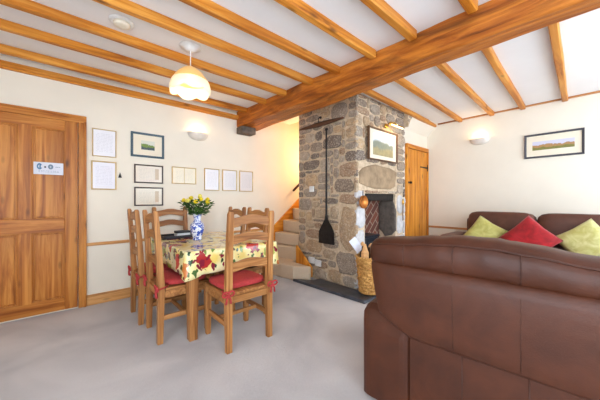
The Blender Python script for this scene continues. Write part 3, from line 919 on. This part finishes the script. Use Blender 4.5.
# ------------------------------------------------------------------ ironwork on the chimney
FX = CX0 - 0.045
bm = BM()
rings = []
for i in range(25):
    t = i / 24
    y = 3.14 + (2.25 - 3.14) * t
    hgt = 0.008 + 0.028 * max(0, math.sin(PI * t)) ** 0.8
    zc = 2.283 - 0.008 * t
    rings.append([Vector((FX + 0.012 * math.cos(a), y, zc + hgt * math.sin(a))) for a in [2 * PI * k / 10 for k in range(10)]])
ringface(bm, rings)
cr = tag(obj('wooden_yoke_bar', bm, M['darkwood'], smooth=True), 'dark tapered wooden bar hung level high on the stone chimney', 'wooden bar')
bm = BM()
tube(bm, [(CX0 - 0.01, 2.70, 2.37), (FX - 0.01, 2.70, 2.375), (FX - 0.02, 2.70, 2.35), (FX - 0.016, 2.70, 2.30)], 0.006, 8)
lathe(bm, [(0.001, -0.01), (0.02, -0.01), (0.02, 0.01), (0.001, 0.01)], (CX0 - 0.02, 2.70, 2.385), 10)
tag(obj('iron_hook', bm, M['iron']), 'iron hook holding the dark wooden bar on the stone chimney', 'hook')
pe = thing('iron_peel', 'long handled black iron bread shovel hanging flat on the stone chimney', 'peel', (FX - 0.0, 2.562, 0.56))
bm = BM(); tube(bm, [(0, 0, 0.33), (0, 0, 0.9), (0, 0, 1.62)], [0.015, 0.011, 0.011], 10)
bx(bm, (0, 0, 1.62), (0.02, 0.045, 0.035), 0.006); obj('shaft', bm, M['iron'], pe)
bm = BM(); prism(bm, [(-0.15, 0.0), (0.145, 0.0), (0.14, 0.17), (0.09, 0.25), (0.03, 0.34), (0.018, 0.42), (-0.018, 0.42), (-0.03, 0.34), (-0.10, 0.25), (-0.145, 0.17)], 'x', -0.008, 0.004)
obj('blade', bm, M['iron'], pe, bevel=0.002)

def wallplate(name, label, cat, y, z_, w, h, rocker, grp=None):
    t = thing(name, label, cat, (CX0 - 0.022, y, z_), 0, grp)
    bm = BM(); bx(bm, (-0.012, 0, 0), (0.024, w, h), 0.006); obj('face_plate', bm, M['white'], t)
    for (yy, zz, ww, hh) in rocker:
        bm = BM(); bx(bm, (-0.026, yy, zz), (0.005, ww, hh), 0.002); obj('switch', bm, M['paper'], t)
wallplate('light_switch', 'white light switch on the stone chimney left of the iron shovel', 'switch', 2.87, 1.345, 0.088, 0.088, [(0, 0, 0.012, 0.03)])
wallplate('power_socket', 'white power socket low on chimney, nearer the stairs', 'socket', 2.875, 0.275, 0.12, 0.09, [(0.03, 0.025, 0.012, 0.015), (-0.03, 0.025, 0.012, 0.015)])
wallplate('power_socket', 'white power socket low on chimney, nearer the fireplace', 'socket', 2.735, 0.255, 0.12, 0.09, [(0.03, 0.025, 0.012, 0.015), (-0.03, 0.025, 0.012, 0.015)])

# copper pan
cp = thing('copper_pan', 'small round copper pan hanging beside the fireplace opening', 'pan', (2.865, 2.035, 1.155))
bm = BM(); lathe(bm, [(0.001, 0), (0.07, 0), (0.082, 0.01), (0.084, 0.03), (0.080, 0.03), (0.076, 0.014), (0.001, 0.006)], n_=28)
for v in bm.verts: v.co = Vector((v.co.x, -0.010 - v.co.z, v.co.y))
obj('bowl', bm, M['copper'], cp, smooth=True)
bm = BM(); tube(bm, [(0, -0.02, 0.08), (0, -0.02, 0.135)], 0.006, 8); lathe(bm, [(0.008, -0.003), (0.014, -0.003), (0.014, 0.003), (0.008, 0.003)], (0, -0.02, 0.143), 14); obj('handle', bm, M['iron'], cp)
# fire iron at the right jamb
po = thing('fire_poker', 'slim bronze fire iron hanging between fireplace and plank door', 'poker', (3.93, 2.035, 0.86))
bm = BM(); tube(bm, [(0, -0.01, 0.0), (0, -0.01, 0.24)], 0.008, 8); obj('shaft', bm, M['frame_bronze'], po)
bm = BM(); tube(bm, [(0, -0.01, 0.24), (0, -0.01, 0.27), (0, -0.01, 0.31), (0, -0.01, 0.34)], [0.009, 0.016, 0.014, 0.006], 10); obj('handle', bm, M['brass'], po)

# ------------------------------------------------------------------ log basket
BXc, BYc = 2.79, 1.872
lb = thing('wicker_basket', 'tall honey coloured wicker log basket on the slate hearth', 'basket', (BXc, BYc, 0.046))
bm = BM()
rows = 12; N = 80; H = 0.44; rings = []
for i in range(rows * 4 + 1):
    t = i / (rows * 4)
    row = i // 4
    ph = (i % 4) / 4
    rr = 0.112 + 0.045 * t
    ring = []
    for k in range(N):
        a = 2 * PI * k / N
        r_ = rr + 0.008 * math.sin(PI * ph) + 0.009 * math.sin(PI * ph) * math.sin(a * 9 + PI * (row % 2))
        ring.append(Vector((r_ * math.cos(a), r_ * math.sin(a), 0.003 + H * t)))
    rings.append(ring)
for i in range(6):
    t = 1 - i / 6
    rings.append([Vector(((0.098 + 0.045 * t) * math.cos(2 * PI * k / N), (0.098 + 0.045 * t) * math.sin(2 * PI * k / N), 0.02 + (H - 0.02) * t)) for k in range(N)])
ringface(bm, rings)
obj('woven_body', bm, M['wicker'], lb, smooth=True)
bm = BM()
for s in (0, PI / 2 * 0.33):
    pts = []
    for k in range(61):
        a = 2 * PI * k / 60
        pts.append(((0.157 + 0.006 * math.cos(a * 12 + s * 6)) * math.cos(a), (0.157 + 0.006 * math.cos(a * 12 + s * 6)) * math.sin(a), H + 0.006 * math.sin(a * 12 + s * 6)))
    tube(bm, pts, 0.008, 6)
obj('rim', bm, M['wicker'], lb, smooth=True)
def log(x, y, z0, z1, r, label, tilt, sharp):
    t = thing('firewood_log', label, 'log', (BXc + x, BYc + y, 0.046), 0, 'logs in the wicker basket')
    N = 9
    jit = [random.uniform(0.8, 1.15) for _ in range(N)]
    def R(z_, k=1.0): return [Vector((tilt[0] * (z_ - z0) + r * k * j * math.cos(2 * PI * i / N), tilt[1] * (z_ - z0) + r * k * j * math.sin(2 * PI * i / N), z_)) for i, j in enumerate(jit)]
    bm = BM(); ringface(bm, [R(z0), R(z0 * .5 + z1 * .5), R(z1)]); obj('bark_body', bm, M['bark' if not sharp else 'cutwood'], t)
    bm = BM(); ringface(bm, [R(z1 + 0.001, 0.9), R(z1 + 0.02, 0.75), R(z1 + 0.05 * (1 + sharp), 0.25)]); obj('cut_end', bm, M['cutwood'], t)
log(-0.055, 0.015, 0.06, 0.50, 0.052, 'pale split log standing at the left side of the wicker basket', (-0.02, 0, 0), 1)
log(0.03, -0.065, 0.06, 0.49, 0.052, 'pale split log standing at the right side of the wicker basket', (0.0, 0, 0), 1)
log(0.0, 0.085, 0.06, 0.56, 0.038, 'dark barked log standing upright at the back of the basket', (0, 0.02, 0), 0)
log(0.085, 0.025, 0.06, 0.54, 0.036, 'dark barked log partly hidden behind the right pale log', (0.02, 0.02, 0), 0)
bm = BM()
rot = Matrix.Rotation(math.radians(-38), 4, 'Y') @ Matrix.Rotation(math.radians(8), 4, 'X')
bx(bm, (0, 0, 0), (0.10, 0.003, 0.20), 0, rot=rot.to_3x3())
for v in bm.verts: v.co.y += 0.25 * v.co.x * v.co.x
o = tag(obj('paper_sheet', bm, M['paper']), 'white folded paper leaning up out of the log basket', 'paper'); o.location = (BXc - 0.105, BYc + 0.115, 0.625); o.rotation_euler = (0, 0, math.radians(-30))

# ------------------------------------------------------------------ dining table
TX0, TX1, TY0, TY1, TZ = 0.745, 1.635, 2.235, 3.42, 0.745
tb = thing('dining_table', 'pine dining table with square legs under the fruit oilcloth', 'table', ((TX0 + TX1) / 2, (TY0 + TY1) / 2, 0))
hx, hy = (TX1 - TX0) / 2, (TY1 - TY0) / 2
bm = BM(); mm(bm, -hx, hx, -hy, hy, TZ - 0.03, TZ, 0.004); obj('table_top', bm, M['chair_y'], tb)
bm = BM()
for s in (-1, 1):
    mm(bm, *sorted((s * (hx - 0.05), s * (hx - 0.03))), -hy + 0.1, hy - 0.1, TZ - 0.12, TZ - 0.031)
    mm(bm, -hx + 0.1, hx - 0.1, *sorted((s * (hy - 0.05), s * (hy - 0.03))), TZ - 0.12, TZ - 0.031)
obj('apron', bm, M['chair_x'], tb)
for sx in (-1, 1):
    for sy in (-1, 1):
        bm = BM()
        cx, cy = sx * (hx - 0.06), sy * (hy - 0.05)
        r0, r1 = 0.034, 0.041
        ringface(bm, [[Vector((cx + a * r_, cy + b * r_, z_)) for a, b in ((-1, -1), (1, -1), (1, 1), (-1, 1))] for z_, r_ in ((0, r0), (0.5, r1), (TZ - 0.031, r1))])
        obj('leg', bm, M['chair_z'], tb, bevel=0.004)
# cloth
bm = BM()
hx2, hy2 = hx + 0.006, hy + 0.006
peri = []
nx, ny = 26, 32
for i in range(nx): peri.append((-hx2 + 2 * hx2 * i / nx, -hy2, 0, -1))
for i in range(ny): peri.append((hx2, -hy2 + 2 * hy2 * i / ny, 1, 0))
for i in range(nx): peri.append((hx2 - 2 * hx2 * i / nx, hy2, 0, 1))
for i in range(ny): peri.append((-hx2, hy2 - 2 * hy2 * i / ny, -1, 0))
Np = len(peri); corners = [0, nx, nx + ny, 2 * nx + ny]
rings = []
for k, drop in enumerate((-1, 0, 0.02, 0.06, 0.11, 0.155, 0.19)):
    ring = []
    for i, (x, y, ex, ey) in enumerate(peri):
        if drop == -1:
            ring.append(Vector((x * 0.985, y * 0.985, TZ + 0.004))); continue
        dc = min(min(abs(i - c_), Np - abs(i - c_)) for c_ in corners)
        cf_ = max(0, 1 - dc / 4.0)
        nxv = Vector((ex, ey, 0))
        if i in corners:
            nxv = Vector((math.copysign(0.7, x), math.copysign(0.7, y), 0))
        out = drop * (0.03 + 0.05 * math.sin(i * 0.55 + 0.8) ** 2 * (1 - cf_) + 0.10 * cf_)
        d = drop * (1 + 0.20 * cf_ + 0.03 * math.sin(i * 0.31))
        ring.append(Vector((x, y, TZ + (0.004 if drop == 0 else 0.002) - d)) + nxv * (out + (0.003 if drop else 0)))
    rings.append(ring)
V = ringface(bm, rings, cap=False)
f = bm.faces.new(V[0])
o = tag(obj('tablecloth', bm, M['oilcloth'], smooth=True), 'cream oilcloth printed with fruit draped over the dining table', 'tablecloth')
o.location = ((TX0 + TX1) / 2, (TY0 + TY1) / 2, 0)
md = o.modifiers.new('s', 'SOLIDIFY'); md.thickness = 0.003; md.offset = 1
for p in o.data.polygons:
    if len(p.vertices) > 10: p.use_smooth = False
CT = TZ + 0.0085

# ------------------------------------------------------------------ chairs
def make_chair(label, loc, rz):
    t = thing('dining_chair', label, 'chair', loc, rz, 'ladder back pine dining chairs')
    pw = 0.189
    for s in (-1, 1):
        bm = BM(); rings = []
        for z_, y, a, b in ((0, -0.205, 0.023, 0.021), (0.25, -0.200, 0.025, 0.024), (0.45, -0.197, 0.026, 0.026), (0.75, -0.212, 0.025, 0.022), (1.07, -0.238, 0.023, 0.018), (1.09, -0.240, 0.017, 0.013)):
            rings.append([Vector((s * pw + dx * a, y + dy * b, z_)) for dx, dy in ((-1, -1), (1, -1), (1, 1), (-1, 1))])
        ringface(bm, rings); obj('rear_leg', bm, M['chair_z'], t, bevel=0.004)
        bm = BM(); ringface(bm, [[Vector((s * 0.19 + dx * a, 0.19 + dy * a, z_)) for dx, dy in ((-1, -1), (1, -1), (1, 1), (-1, 1))] for z_, a in ((0, 0.019), (0.2, 0.023), (0.425, 0.024))])
        obj('front_leg', bm, M['chair_z'], t, bevel=0.004)
        bm = BM(); mm(bm, s * 0.19 - 0.011, s * 0.19 + 0.011, -0.177, 0.168, 0.185, 0.225, 0.004); obj('stretcher', bm, M['chair_y'], t)
    bm = BM(); mm(bm, -0.178, 0.178, -0.02, 0.005, 0.19, 0.22, 0.004); obj('stretcher', bm, M['chair_x'], t)
    # shaped ladder slats
    for zb, hh, arch, y in ((0.965, 0.075, 0.035, -0.229), (0.835, 0.07, 0.032, -0.219), (0.615, 0.075, 0.028, -0.206)):
        bm = BM(); top = []; bot = []
        for i in range(17):
            u = -1 + i / 8
            x = u * (pw - 0.02)
            a = math.cos(u * PI / 2) ** 2
            top.append((x, zb + hh + arch * (a if abs(u) < 1 else 0) - 0.01 * (1 - abs(u))))
            bot.append((x, zb + arch * 0.75 * a))
        prism(bm, bot + list(reversed(top)), 'y', y - 0.009, y + 0.011)
        obj('slat', bm, M['chair_x'], t, bevel=0.003)
    bm = BM()
    mm(bm, -0.163, 0.163, -0.21, -0.19, 0.37, 0.425, 0.003); mm(bm, -0.165, 0.165, 0.18, 0.20, 0.37, 0.425, 0.003)
    for s in (-1, 1): mm(bm, s * 0.20 - 0.01, s * 0.20 + 0.01, -0.17, 0.165, 0.37, 0.425, 0.003)
    obj('seat_frame', bm, M['chair_x'], t)
    bm = BM(); prism(bm, [(-0.16, -0.205), (0.16, -0.205), (0.16, -0.165), (0.215, -0.165), (0.215, 0.21), (-0.215, 0.21), (-0.215, -0.165), (-0.16, -0.165)], 'z', 0.426, 0.452)
    obj('seat', bm, M['chair_y'], t, bevel=0.005)
    return t
def make_cushion(label, loc, rz):
    t = thing('seat_cushion', label, 'cushion', loc, rz, 'red seat cushions')
    bm = BM()
    superbox(bm, (0, 0.025, 0.030), (0.205, 0.18, 0.028), 5, 10, fn=lambda p: Vector((p.x, p.y, p.z * (1 + 0.25 * (1 - (p.x / 0.2) ** 2) * (1 - (p.y / 0.18) ** 2)) if p.z > 0 else p.z)))
    obj('pad', bm, M['red_cloth'], t, smooth=True)
    for s in (-1, 1):
        bm = BM()
        cx, cy, cz = s * 0.205, -0.235, 0.0
        tube(bm, [(s * 0.165, -0.13, 0.02), (s * 0.222, -0.16, 0.015), (s * 0.224, -0.21, 0.004), (cx, cy, cz)], 0.006, 6)
        for a in (-1, 1):
            pts = []
            for k in range(13):
                q = 2 * PI * k / 12
                pts.append((cx + a * (0.024 - 0.024 * math.cos(q)), cy - 0.004 * math.sin(q), cz + 0.020 * math.sin(q) + 0.01))
            tube(bm, pts, 0.0075, 6)
            tube(bm, [(cx, cy, cz), (cx + a * 0.015, cy - 0.004, cz - 0.03), (cx + a * 0.02, cy, cz - 0.065)], [0.008, 0.007, 0.009], 6)
        superbox(bm, (cx, cy, cz), (0.012, 0.011, 0.012), 2.5, 3)
        obj('tie', bm, M['red_cloth'], t, smooth=True)
    return t
SZ = 0.4525
spots = [((1.134, 2.105), 0, 'pine ladder back chair at the near end of the table, back to camera', 'red cushion on the near end chair with its back to the camera'),
         ((0.785, 2.58), -PI / 2, 'pine ladder back chair on the door side of the table, nearer the camera', 'red cushion on the nearer of the two door side chairs'),
         ((0.74, 3.075), -PI / 2, 'pine ladder back chair on the door side of the table, nearer the wall', 'red cushion on the door side chair nearer the wall'),
         ((1.03, 3.50), PI, 'pine ladder back chair at the far end of the table against the wall', 'red cushion on the far end chair against the wall'),
         ((1.475, 2.69), PI / 2, 'pine ladder back chair on the stair side, nearer the camera', 'red cushion on the nearer of the two stair side chairs'),
         ((1.475, 3.20), PI / 2, 'pine ladder back chair on the stair side, nearer the wall', 'red cushion on the stair side chair nearer the wall')]
ch0 = cu0 = None
for (x, y), rz, l1, l2 in spots:
    if ch0 is None:
        ch0 = make_chair(l1, (x, y, 0), rz); cu0 = make_cushion(l2, (x, y, SZ), rz)
    else:
        dup(ch0, (x, y, 0), rz, l1); dup(cu0, (x, y, SZ), rz, l2)

# ------------------------------------------------------------------ vase and flowers
VX, VY = 1.06, 2.86
bm = BM(); prof = [(0.001, 0), (0.045, 0), (0.047, 0.01), (0.042, 0.02), (0.055, 0.06), (0.071, 0.11), (0.074, 0.14), (0.066, 0.17), (0.042, 0.195), (0.036, 0.21), (0.038, 0.24), (0.048, 0.275), (0.050, 0.28), (0.046, 0.28), (0.034, 0.24), (0.032, 0.20), (0.001, 0.19)]
lathe(bm, prof, n_=36)
o = tag(obj('vase', bm, M['china'], smooth=True), 'blue and white china vase on the dining table', 'vase'); o.location = (VX, VY, CT)
bq = thing('flower_bouquet', 'bunch of yellow roses with green leaves in the china vase', 'flowers', (VX, VY, CT + 0.27))
rnd = random.Random(9)
heads = []
for i in range(13):
    a = i * 2.4; rr = 0.03 + 0.125 * math.sqrt(i / 13)
    heads.append((rr * math.cos(a), rr * math.sin(a), 0.215 - rr * 0.5 + rnd.uniform(-0.02, 0.02)))
bm = BM()
for x, y, z_ in heads:
    tube(bm, [(x * 0.12, y * 0.12, -0.06), (x * 0.45, y * 0.45, z_ * 0.45), (x, y, z_ - 0.015)], 0.003, 5)
obj('stems', bm, M['leaf2'], bq)
for i, (x, y, z_) in enumerate(heads):
    bm = BM()
    superbox(bm, (x, y, z_ + 0.004), (0.016, 0.016, 0.02), 2.2, 3)
    ax = Vector((x * 2.5, y * 2.5, 0.5)).normalized()
    for lay, (nP, rad, hgt) in enumerate(((4, 0.019, 0.026), (6, 0.027, 0.018))):
        for k in range(nP):
            a = 2 * PI * k / nP + lay
            q = ax.to_track_quat('Z', 'Y').to_matrix()
            rot = q @ Matrix.Rotation(a, 3, 'Z') @ Matrix.Rotation(math.radians(20 + 18 * lay), 3, 'Y')
            b2 = bmesh.new(); bmesh.ops.create_uvsphere(b2, u_segments=8, v_segments=6, radius=1)
            for v in b2.verts:
                v.co = rot @ Vector((v.co.x * 0.004 + rad * 0.55 - 0.3 * v.co.y ** 2 * 0.01, v.co.y * 0.017, v.co.z * hgt * 0.8 + 0.004)) + Vector((x, y, z_))
            merge(bm, b2)
    obj('rose', bm, M['rose'] if i % 4 else M['rose2'], bq, smooth=True)
for mi, cnt in (('leaf', 190), ('leaf2', 150)):
    bm = BM()
    for i in range(cnt):
        a = rnd.uniform(0, 2 * PI); rr = 0.17 * math.sqrt(rnd.random()); z_ = rnd.uniform(0.0, 0.17) * (1 - 0.2 * rr / 0.14)
        k = 0.35 + 0.65 * z_ / 0.13
        p = Vector((rr * k * math.cos(a), rr * k * math.sin(a), z_))
        L_ = rnd.uniform(0.035, 0.06); w = L_ * 0.36
        d = Vector((math.cos(a + rnd.uniform(-.8, .8)), math.sin(a + rnd.uniform(-.8, .8)), rnd.uniform(-0.3, 0.9))).normalized()
        sd = d.cross(Vector((0, 0, 1))).normalized(); nn = sd.cross(d)
        vs = [bm.verts.new(q_) for q_ in (p, p + d * L_ * .4 + sd * w + nn * .004, p + d * L_, p + d * L_ * .4 - sd * w + nn * .004, p + d * L_ * .45 - nn * .004)]
        bm.faces.new((vs[0], vs[1], vs[4])); bm.faces.new((vs[1], vs[2], vs[4])); bm.faces.new((vs[2], vs[3], vs[4])); bm.faces.new((vs[3], vs[0], vs[4]))
    obj('foliage', bm, M[mi], bq, kind='stuff')

# tray and box on the far end of the table
ty = thing('serving_tray', 'black tray lying on the far end of the dining table', 'tray', (0.98, 3.22, CT))
bm = BM(); mm(bm, -0.19, 0.19, -0.13, 0.13, 0, 0.010, 0.003); obj('base', bm, M['black'], ty)
bm = BM()
for s in (-1, 1):
    mm(bm, *sorted((s * 0.18, s * 0.19)), -0.13, 0.13, 0.0101, 0.03, 0.002); mm(bm, -0.179, 0.179, *sorted((s * 0.12, s * 0.13)), 0.0101, 0.03, 0.002)
obj('rim', bm, M['black'], ty)
cb = thing('condiment_box', 'small white box with black lid standing on the black tray', 'box', (1.02, 3.22, CT + 0.0105))
bm = BM(); mm(bm, -0.075, 0.075, -0.05, 0.05, 0, 0.035, 0.004); obj('body', bm, M['white'], cb)
bm = BM(); mm(bm, -0.078, 0.078, -0.053, 0.053, 0.0355, 0.06, 0.005); obj('lid', bm, M['black'], cb)

# ------------------------------------------------------------------ near sofa
ns = thing('leather_sofa', 'large brown leather sofa in the foreground seen from behind', 'sofa', (1.340, 0.955, 0), math.radians(-84.3))
LN = 2.25
def arm(x0, x1, nm='arm'):
    bm = BM()
    prof = [(0.0, 0.02), (0.0, 0.42), (0.008, 0.48), (0.03, 0.53), (0.07, 0.555), (0.5, 0.58), (0.85, 0.58), (0.92, 0.56), (0.95, 0.5), (0.95, 0.02)]
    w = x1 - x0
    rings = []
    for t, ins in ((0, 0.03), (0.04, 0.012), (0.12, 0.003), (0.2, 0), (0.8, 0), (0.88, 0.003), (0.96, 0.012), (1, 0.03)):
        ring = []
        for (y, z_) in prof:
            yy = min(max(y, ins), 0.95 - ins); zz = z_ - (ins * 1.0 if z_ > 0.1 else 0)
            ring.append(Vector((x0 + w * t, yy, zz)))
        rings.append(ring)
    ringface(bm, rings)
    return obj(nm, bm, M['leather'], ns, bevel=0.01)
arm(0.0, 0.287); arm(LN - 0.287, LN)
bm = BM(); prism(bm, [(0.004, 0.02), (0.85, 0.02), (0.85, 0.30), (0.2, 0.30), (0.2, 0.47), (0.004, 0.47)], 'x', 0.288, LN - 0.288); obj('base', bm, M['leather'], ns)
def roll_top(x):
    return 0.955 + 0.048 * math.exp(-((x - 0.58) / 0.34) ** 2) - 0.010 * max(0, min(1, (x - 0.75) / 0.3)) + 0.002 * math.sin(x * 40)
# back slab with overhanging lower edge
bm = BM()
x0, x1 = 0.075, LN - 0.075
zt = 0.835
def lower(x):
    e = min(x, LN - x)
    return 0.455 if e > 0.285 else 0.455 + (0.285 - e) * 0.38
N = 60; rings = []
for i in range(N + 1):
    x = x0 + (x1 - x0) * i / N
    e = min(i, N - i) / N
    ed = 0.018 if i in (0, N) else (0.005 if i in (1, N - 1) else 0)
    zb = lower(x)
    zm = (zb + zt) / 2
    rings.append([Vector((x, y, z_)) for y, z_ in [(-0.008 + ed, zb), (-0.024 + ed, zb + 0.005), (-0.032 + ed, zb + 0.02)] + [(-0.032 - 0.014 * math.sin(PI * 0.6 * q / 6) + ed, zb + 0.02 + (zt - 0.06 - zb - 0.02) * q / 6) for q in range(1, 7)] + [(-0.040 + ed, zt - 0.02), (-0.02 + ed, zt), (0.14, zt), (0.14, zb)]])
    sh = 0.16 * max(0, 1 - min(i, N - i) / 8.0) * (1 if i < N / 2 else -1)
    for v in rings[-1]: v.x += (zt - v.z) * sh
ringface(bm, rings)
bp = obj('back_panel', bm, M['leather'], ns, smooth=True)
bp.modifiers.new('e', 'EDGE_SPLIT').split_angle = math.radians(50)
bm = BM()
rings = []; N = 70
for i in range(N + 1):
    t = i / N
    x = 0.05 + (LN - 0.10) * t
    ends = min(1, min(t, 1 - t) / 0.03)
    k = 0.55 + 0.45 * math.sqrt(max(0, 1 - (1 - ends) ** 2))
    ztop = roll_top(x)
    dip = 0.008 * math.exp(-((x - 0.685) / 0.012) ** 2) + 0.008 * math.exp(-((x - 1.4) / 0.012) ** 2)
    zb = 0.80
    zc = (ztop + zb) / 2; hz = (ztop - zb) / 2
    ring = []
    for q in range(24):
        a = 2 * PI * q / 24
        ca, sa = math.cos(a), math.sin(a)
        kk = (abs(ca) ** 2.8 + abs(sa) ** 2.8) ** (-1 / 2.8)
        wr = 0.0015 * math.sin(x * 31 + 3 * sa) + 0.0015 * math.sin(x * 67 + 2 * ca)
        ring.append(Vector((x, 0.085 + ca * kk * (0.127 - dip + wr) * k, zc + sa * kk * (hz - dip) * k)))
    rings.append(ring)
ringface(bm, rings)
obj('headrest_roll', bm, M['leather'], ns, smooth=True)
def seam(pts, r=0.002):
    bm = BM(); tube(bm, pts, r, 6); obj('seam', bm, M['seam'], ns, smooth=True)
for x in (0.50, 0.745, 1.12, 1.505, 1.75): seam([(x, -0.0325, 0.48), (x, -0.041, 0.57), (x, -0.0455, 0.66), (x, -0.045, 0.74), (x, -0.0445, 0.78)])
for x in (0.53, 0.77, 1.12, 1.48, 1.72): seam([(x, 0.0035, 0.03), (x, 0.0035, 0.45)], 0.0025)
def roll_point(x, q):
    ztop = roll_top(x); zc = (ztop + 0.80) / 2; hz = (ztop - 0.80) / 2
    ca, sa = math.cos(q), math.sin(q)
    kk = (abs(ca) ** 2.8 + abs(sa) ** 2.8) ** (-1 / 2.8)
    return (x, 0.085 + ca * kk * 0.1285, zc + sa * kk * hz * 1.01)
seam([roll_point(0.10 + (LN - 0.20) * i / 59, PI - 0.62) for i in range(60)], 0.0045)
for xx in (0.27, 0.50, 0.745, 1.12, 1.505):
    seam([roll_point(xx, PI - 0.58 + 1.2 * i / 14) for i in range(15)], 0.0025)
# seat and inner back cushions
hw = (LN - 0.58) / 2
for i in range(2):
    cx = 0.29 + hw * (i + 0.5)
    bm = BM(); superbox(bm, (cx, 0.56, 0.40), (hw / 2 - 0.004, 0.34, 0.095), 7, 8); obj('seat_cushion', bm, M['leather'], ns, smooth=True)
    bm = BM(); superbox(bm, (cx, 0.27, 0.68), (hw / 2 - 0.004, 0.11, 0.2), 5, 8, rot=Matrix.Rotation(math.radians(-8), 3, 'X')); obj('back_cushion', bm, M['leather'], ns, smooth=True)

# ------------------------------------------------------------------ far sofa (faces -X); local x along -Y, local y = towards the room reversed
fs = thing('leather_sofa', 'brown leather sofa against the right wall with three cushions', 'sofa', (5.03, 1.62, 0), -PI / 2)
# local +x = -Y world, local +y = +X world ; sofa occupies x 0..2.3, y -0.95..0
LF = 2.13
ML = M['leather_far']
for x0 in (0, LF - 0.26):
    bm = BM(); superbox(bm, (x0 + 0.13, -0.47, 0.34), (0.13, 0.46, 0.325), 7, 9); obj('arm', bm, ML, fs, smooth=True)
bm = BM(); mm(bm, 0.262, LF - 0.262, -0.86, -0.16, 0.04, 0.27, 0.02); obj('base', bm, ML, fs)
bm = BM(); mm(bm, 0.2, LF - 0.2, -0.20, 0.0, 0.05, 0.90, 0.04, 3); obj('back_frame', bm, ML, fs)
hw = (LF - 0.52) / 2
for i in range(2):
    cx = 0.26 + hw * (i + 0.5)
    bm = BM(); superbox(bm, (cx, -0.27, 0.80), (hw / 2 - 0.006, 0.12, 0.205), 6, 10, rot=Matrix.Rotation(math.radians(-6), 3, 'X')); obj('back_cushion', bm, ML, fs, smooth=True)
for i in range(2):
    hs = (LF - 0.526) / 2
    cx = 0.263 + hs * (i + 0.5)
    bm = BM(); superbox(bm, (cx, -0.58, 0.37), (hs / 2 - 0.004, 0.33, 0.095), 7, 9); obj('seat_cushion', bm, ML, fs, smooth=True)
for x in (0.12, LF - 0.12):
    for y in (-0.85, -0.1):
        bm = BM(); bx(bm, (x, y, 0.02), (0.05, 0.05, 0.04)); obj('foot', bm, M['black'], fs)

def pillow(name, label, y, z_, x, size, roll, tilt, mat, yaw=0):
    bm = BM(); N = 18; grid = {}
    for sgn in (1, -1):
        for i in range(N + 1):
            for j in range(N + 1):
                u, v = -1 + 2 * i / N, -1 + 2 * j / N
                if sgn == -1 and (i in (0, N) or j in (0, N)):
                    grid[(sgn, i, j)] = grid[(1, i, j)]; continue
                th = 0.075 * ((1 - u ** 4) * (1 - v ** 4)) ** 0.6
                pin = 1 - 0.07 * (1 - abs(u * v)) * max(abs(u), abs(v)) ** 4
                th += 0.004 * math.sin(5 * u + 3 * v) * (1 - u * u) * (1 - v * v)
                grid[(sgn, i, j)] = bm.verts.new((u * size / 2 * pin, sgn * th, v * size / 2 * pin))
        for i in range(N):
            for j in range(N):
                q = [grid[(sgn, i, j)], grid[(sgn, i + 1, j)], grid[(sgn, i + 1, j + 1)], grid[(sgn, i, j + 1)]]
                bm.faces.new(q if sgn == 1 else list(reversed(q)))
    o = obj(name, bm, mat, None, smooth=True)
    tag(o, label, 'cushion', 'throw cushions on the far sofa')
    R = Matrix.Rotation(-PI / 2 + yaw, 4, 'Z') @ Matrix.Rotation(tilt, 4, 'X') @ Matrix.Rotation(roll, 4, 'Y')
    o.matrix_world = Matrix.Translation((x, y, z_)) @ R
    return o
pillow('throw_cushion', 'lime green velvet cushion, left of the red one on the far sofa', 1.10, 0.69, 4.52, 0.40, math.radians(33), math.radians(-18), M['lime'], 0.12)
pillow('throw_cushion', 'bright red velvet cushion on the far sofa', 0.60, 0.68, 4.43, 0.45, math.radians(42), math.radians(-18), M['redv'], -0.05)
pillow('throw_cushion', 'pale lime cushion right of the red one, at the picture edge', 0.10, 0.685, 4.52, 0.42, math.radians(50), math.radians(-18), M['lime2'], -0.12)

# ------------------------------------------------------------------ world and camera
S = bpy.data.lights.new('sun', 'SUN'); S.energy = 7.0; S.angle = 0.02; S.color = (1.0, 0.95, 0.88)
so = bpy.data.objects.new('sun', S); COL.objects.link(so); so.location = (4, -6, 5)
so.rotation_euler = Vector((-0.22, 0.60, -0.80)).to_track_quat('-Z', 'Y').to_euler()
w = bpy.data.worlds.new('World'); scene.world = w; w.use_nodes = True
bg = w.node_tree.nodes['Background']
bg.inputs[0].default_value = (0.74, 0.87, 1.0, 1); bg.inputs[1].default_value = 8.0
cam = bpy.data.cameras.new('Camera'); co = bpy.data.objects.new('Camera', cam); COL.objects.link(co)
cam.sensor_width = 36; cam.lens = 36 * 265 / 600; cam.clip_start = 0.02
co.location = (0, 0, 1.18); co.rotation_euler = (PI / 2, 0, -math.atan2(0.663, 0.749))
scene.camera = co
vs = scene.view_settings
vs.view_transform = 'Standard'; vs.look = 'None'; vs.gamma = 1; vs.use_curve_mapping = False
vs.exposure = 0.1
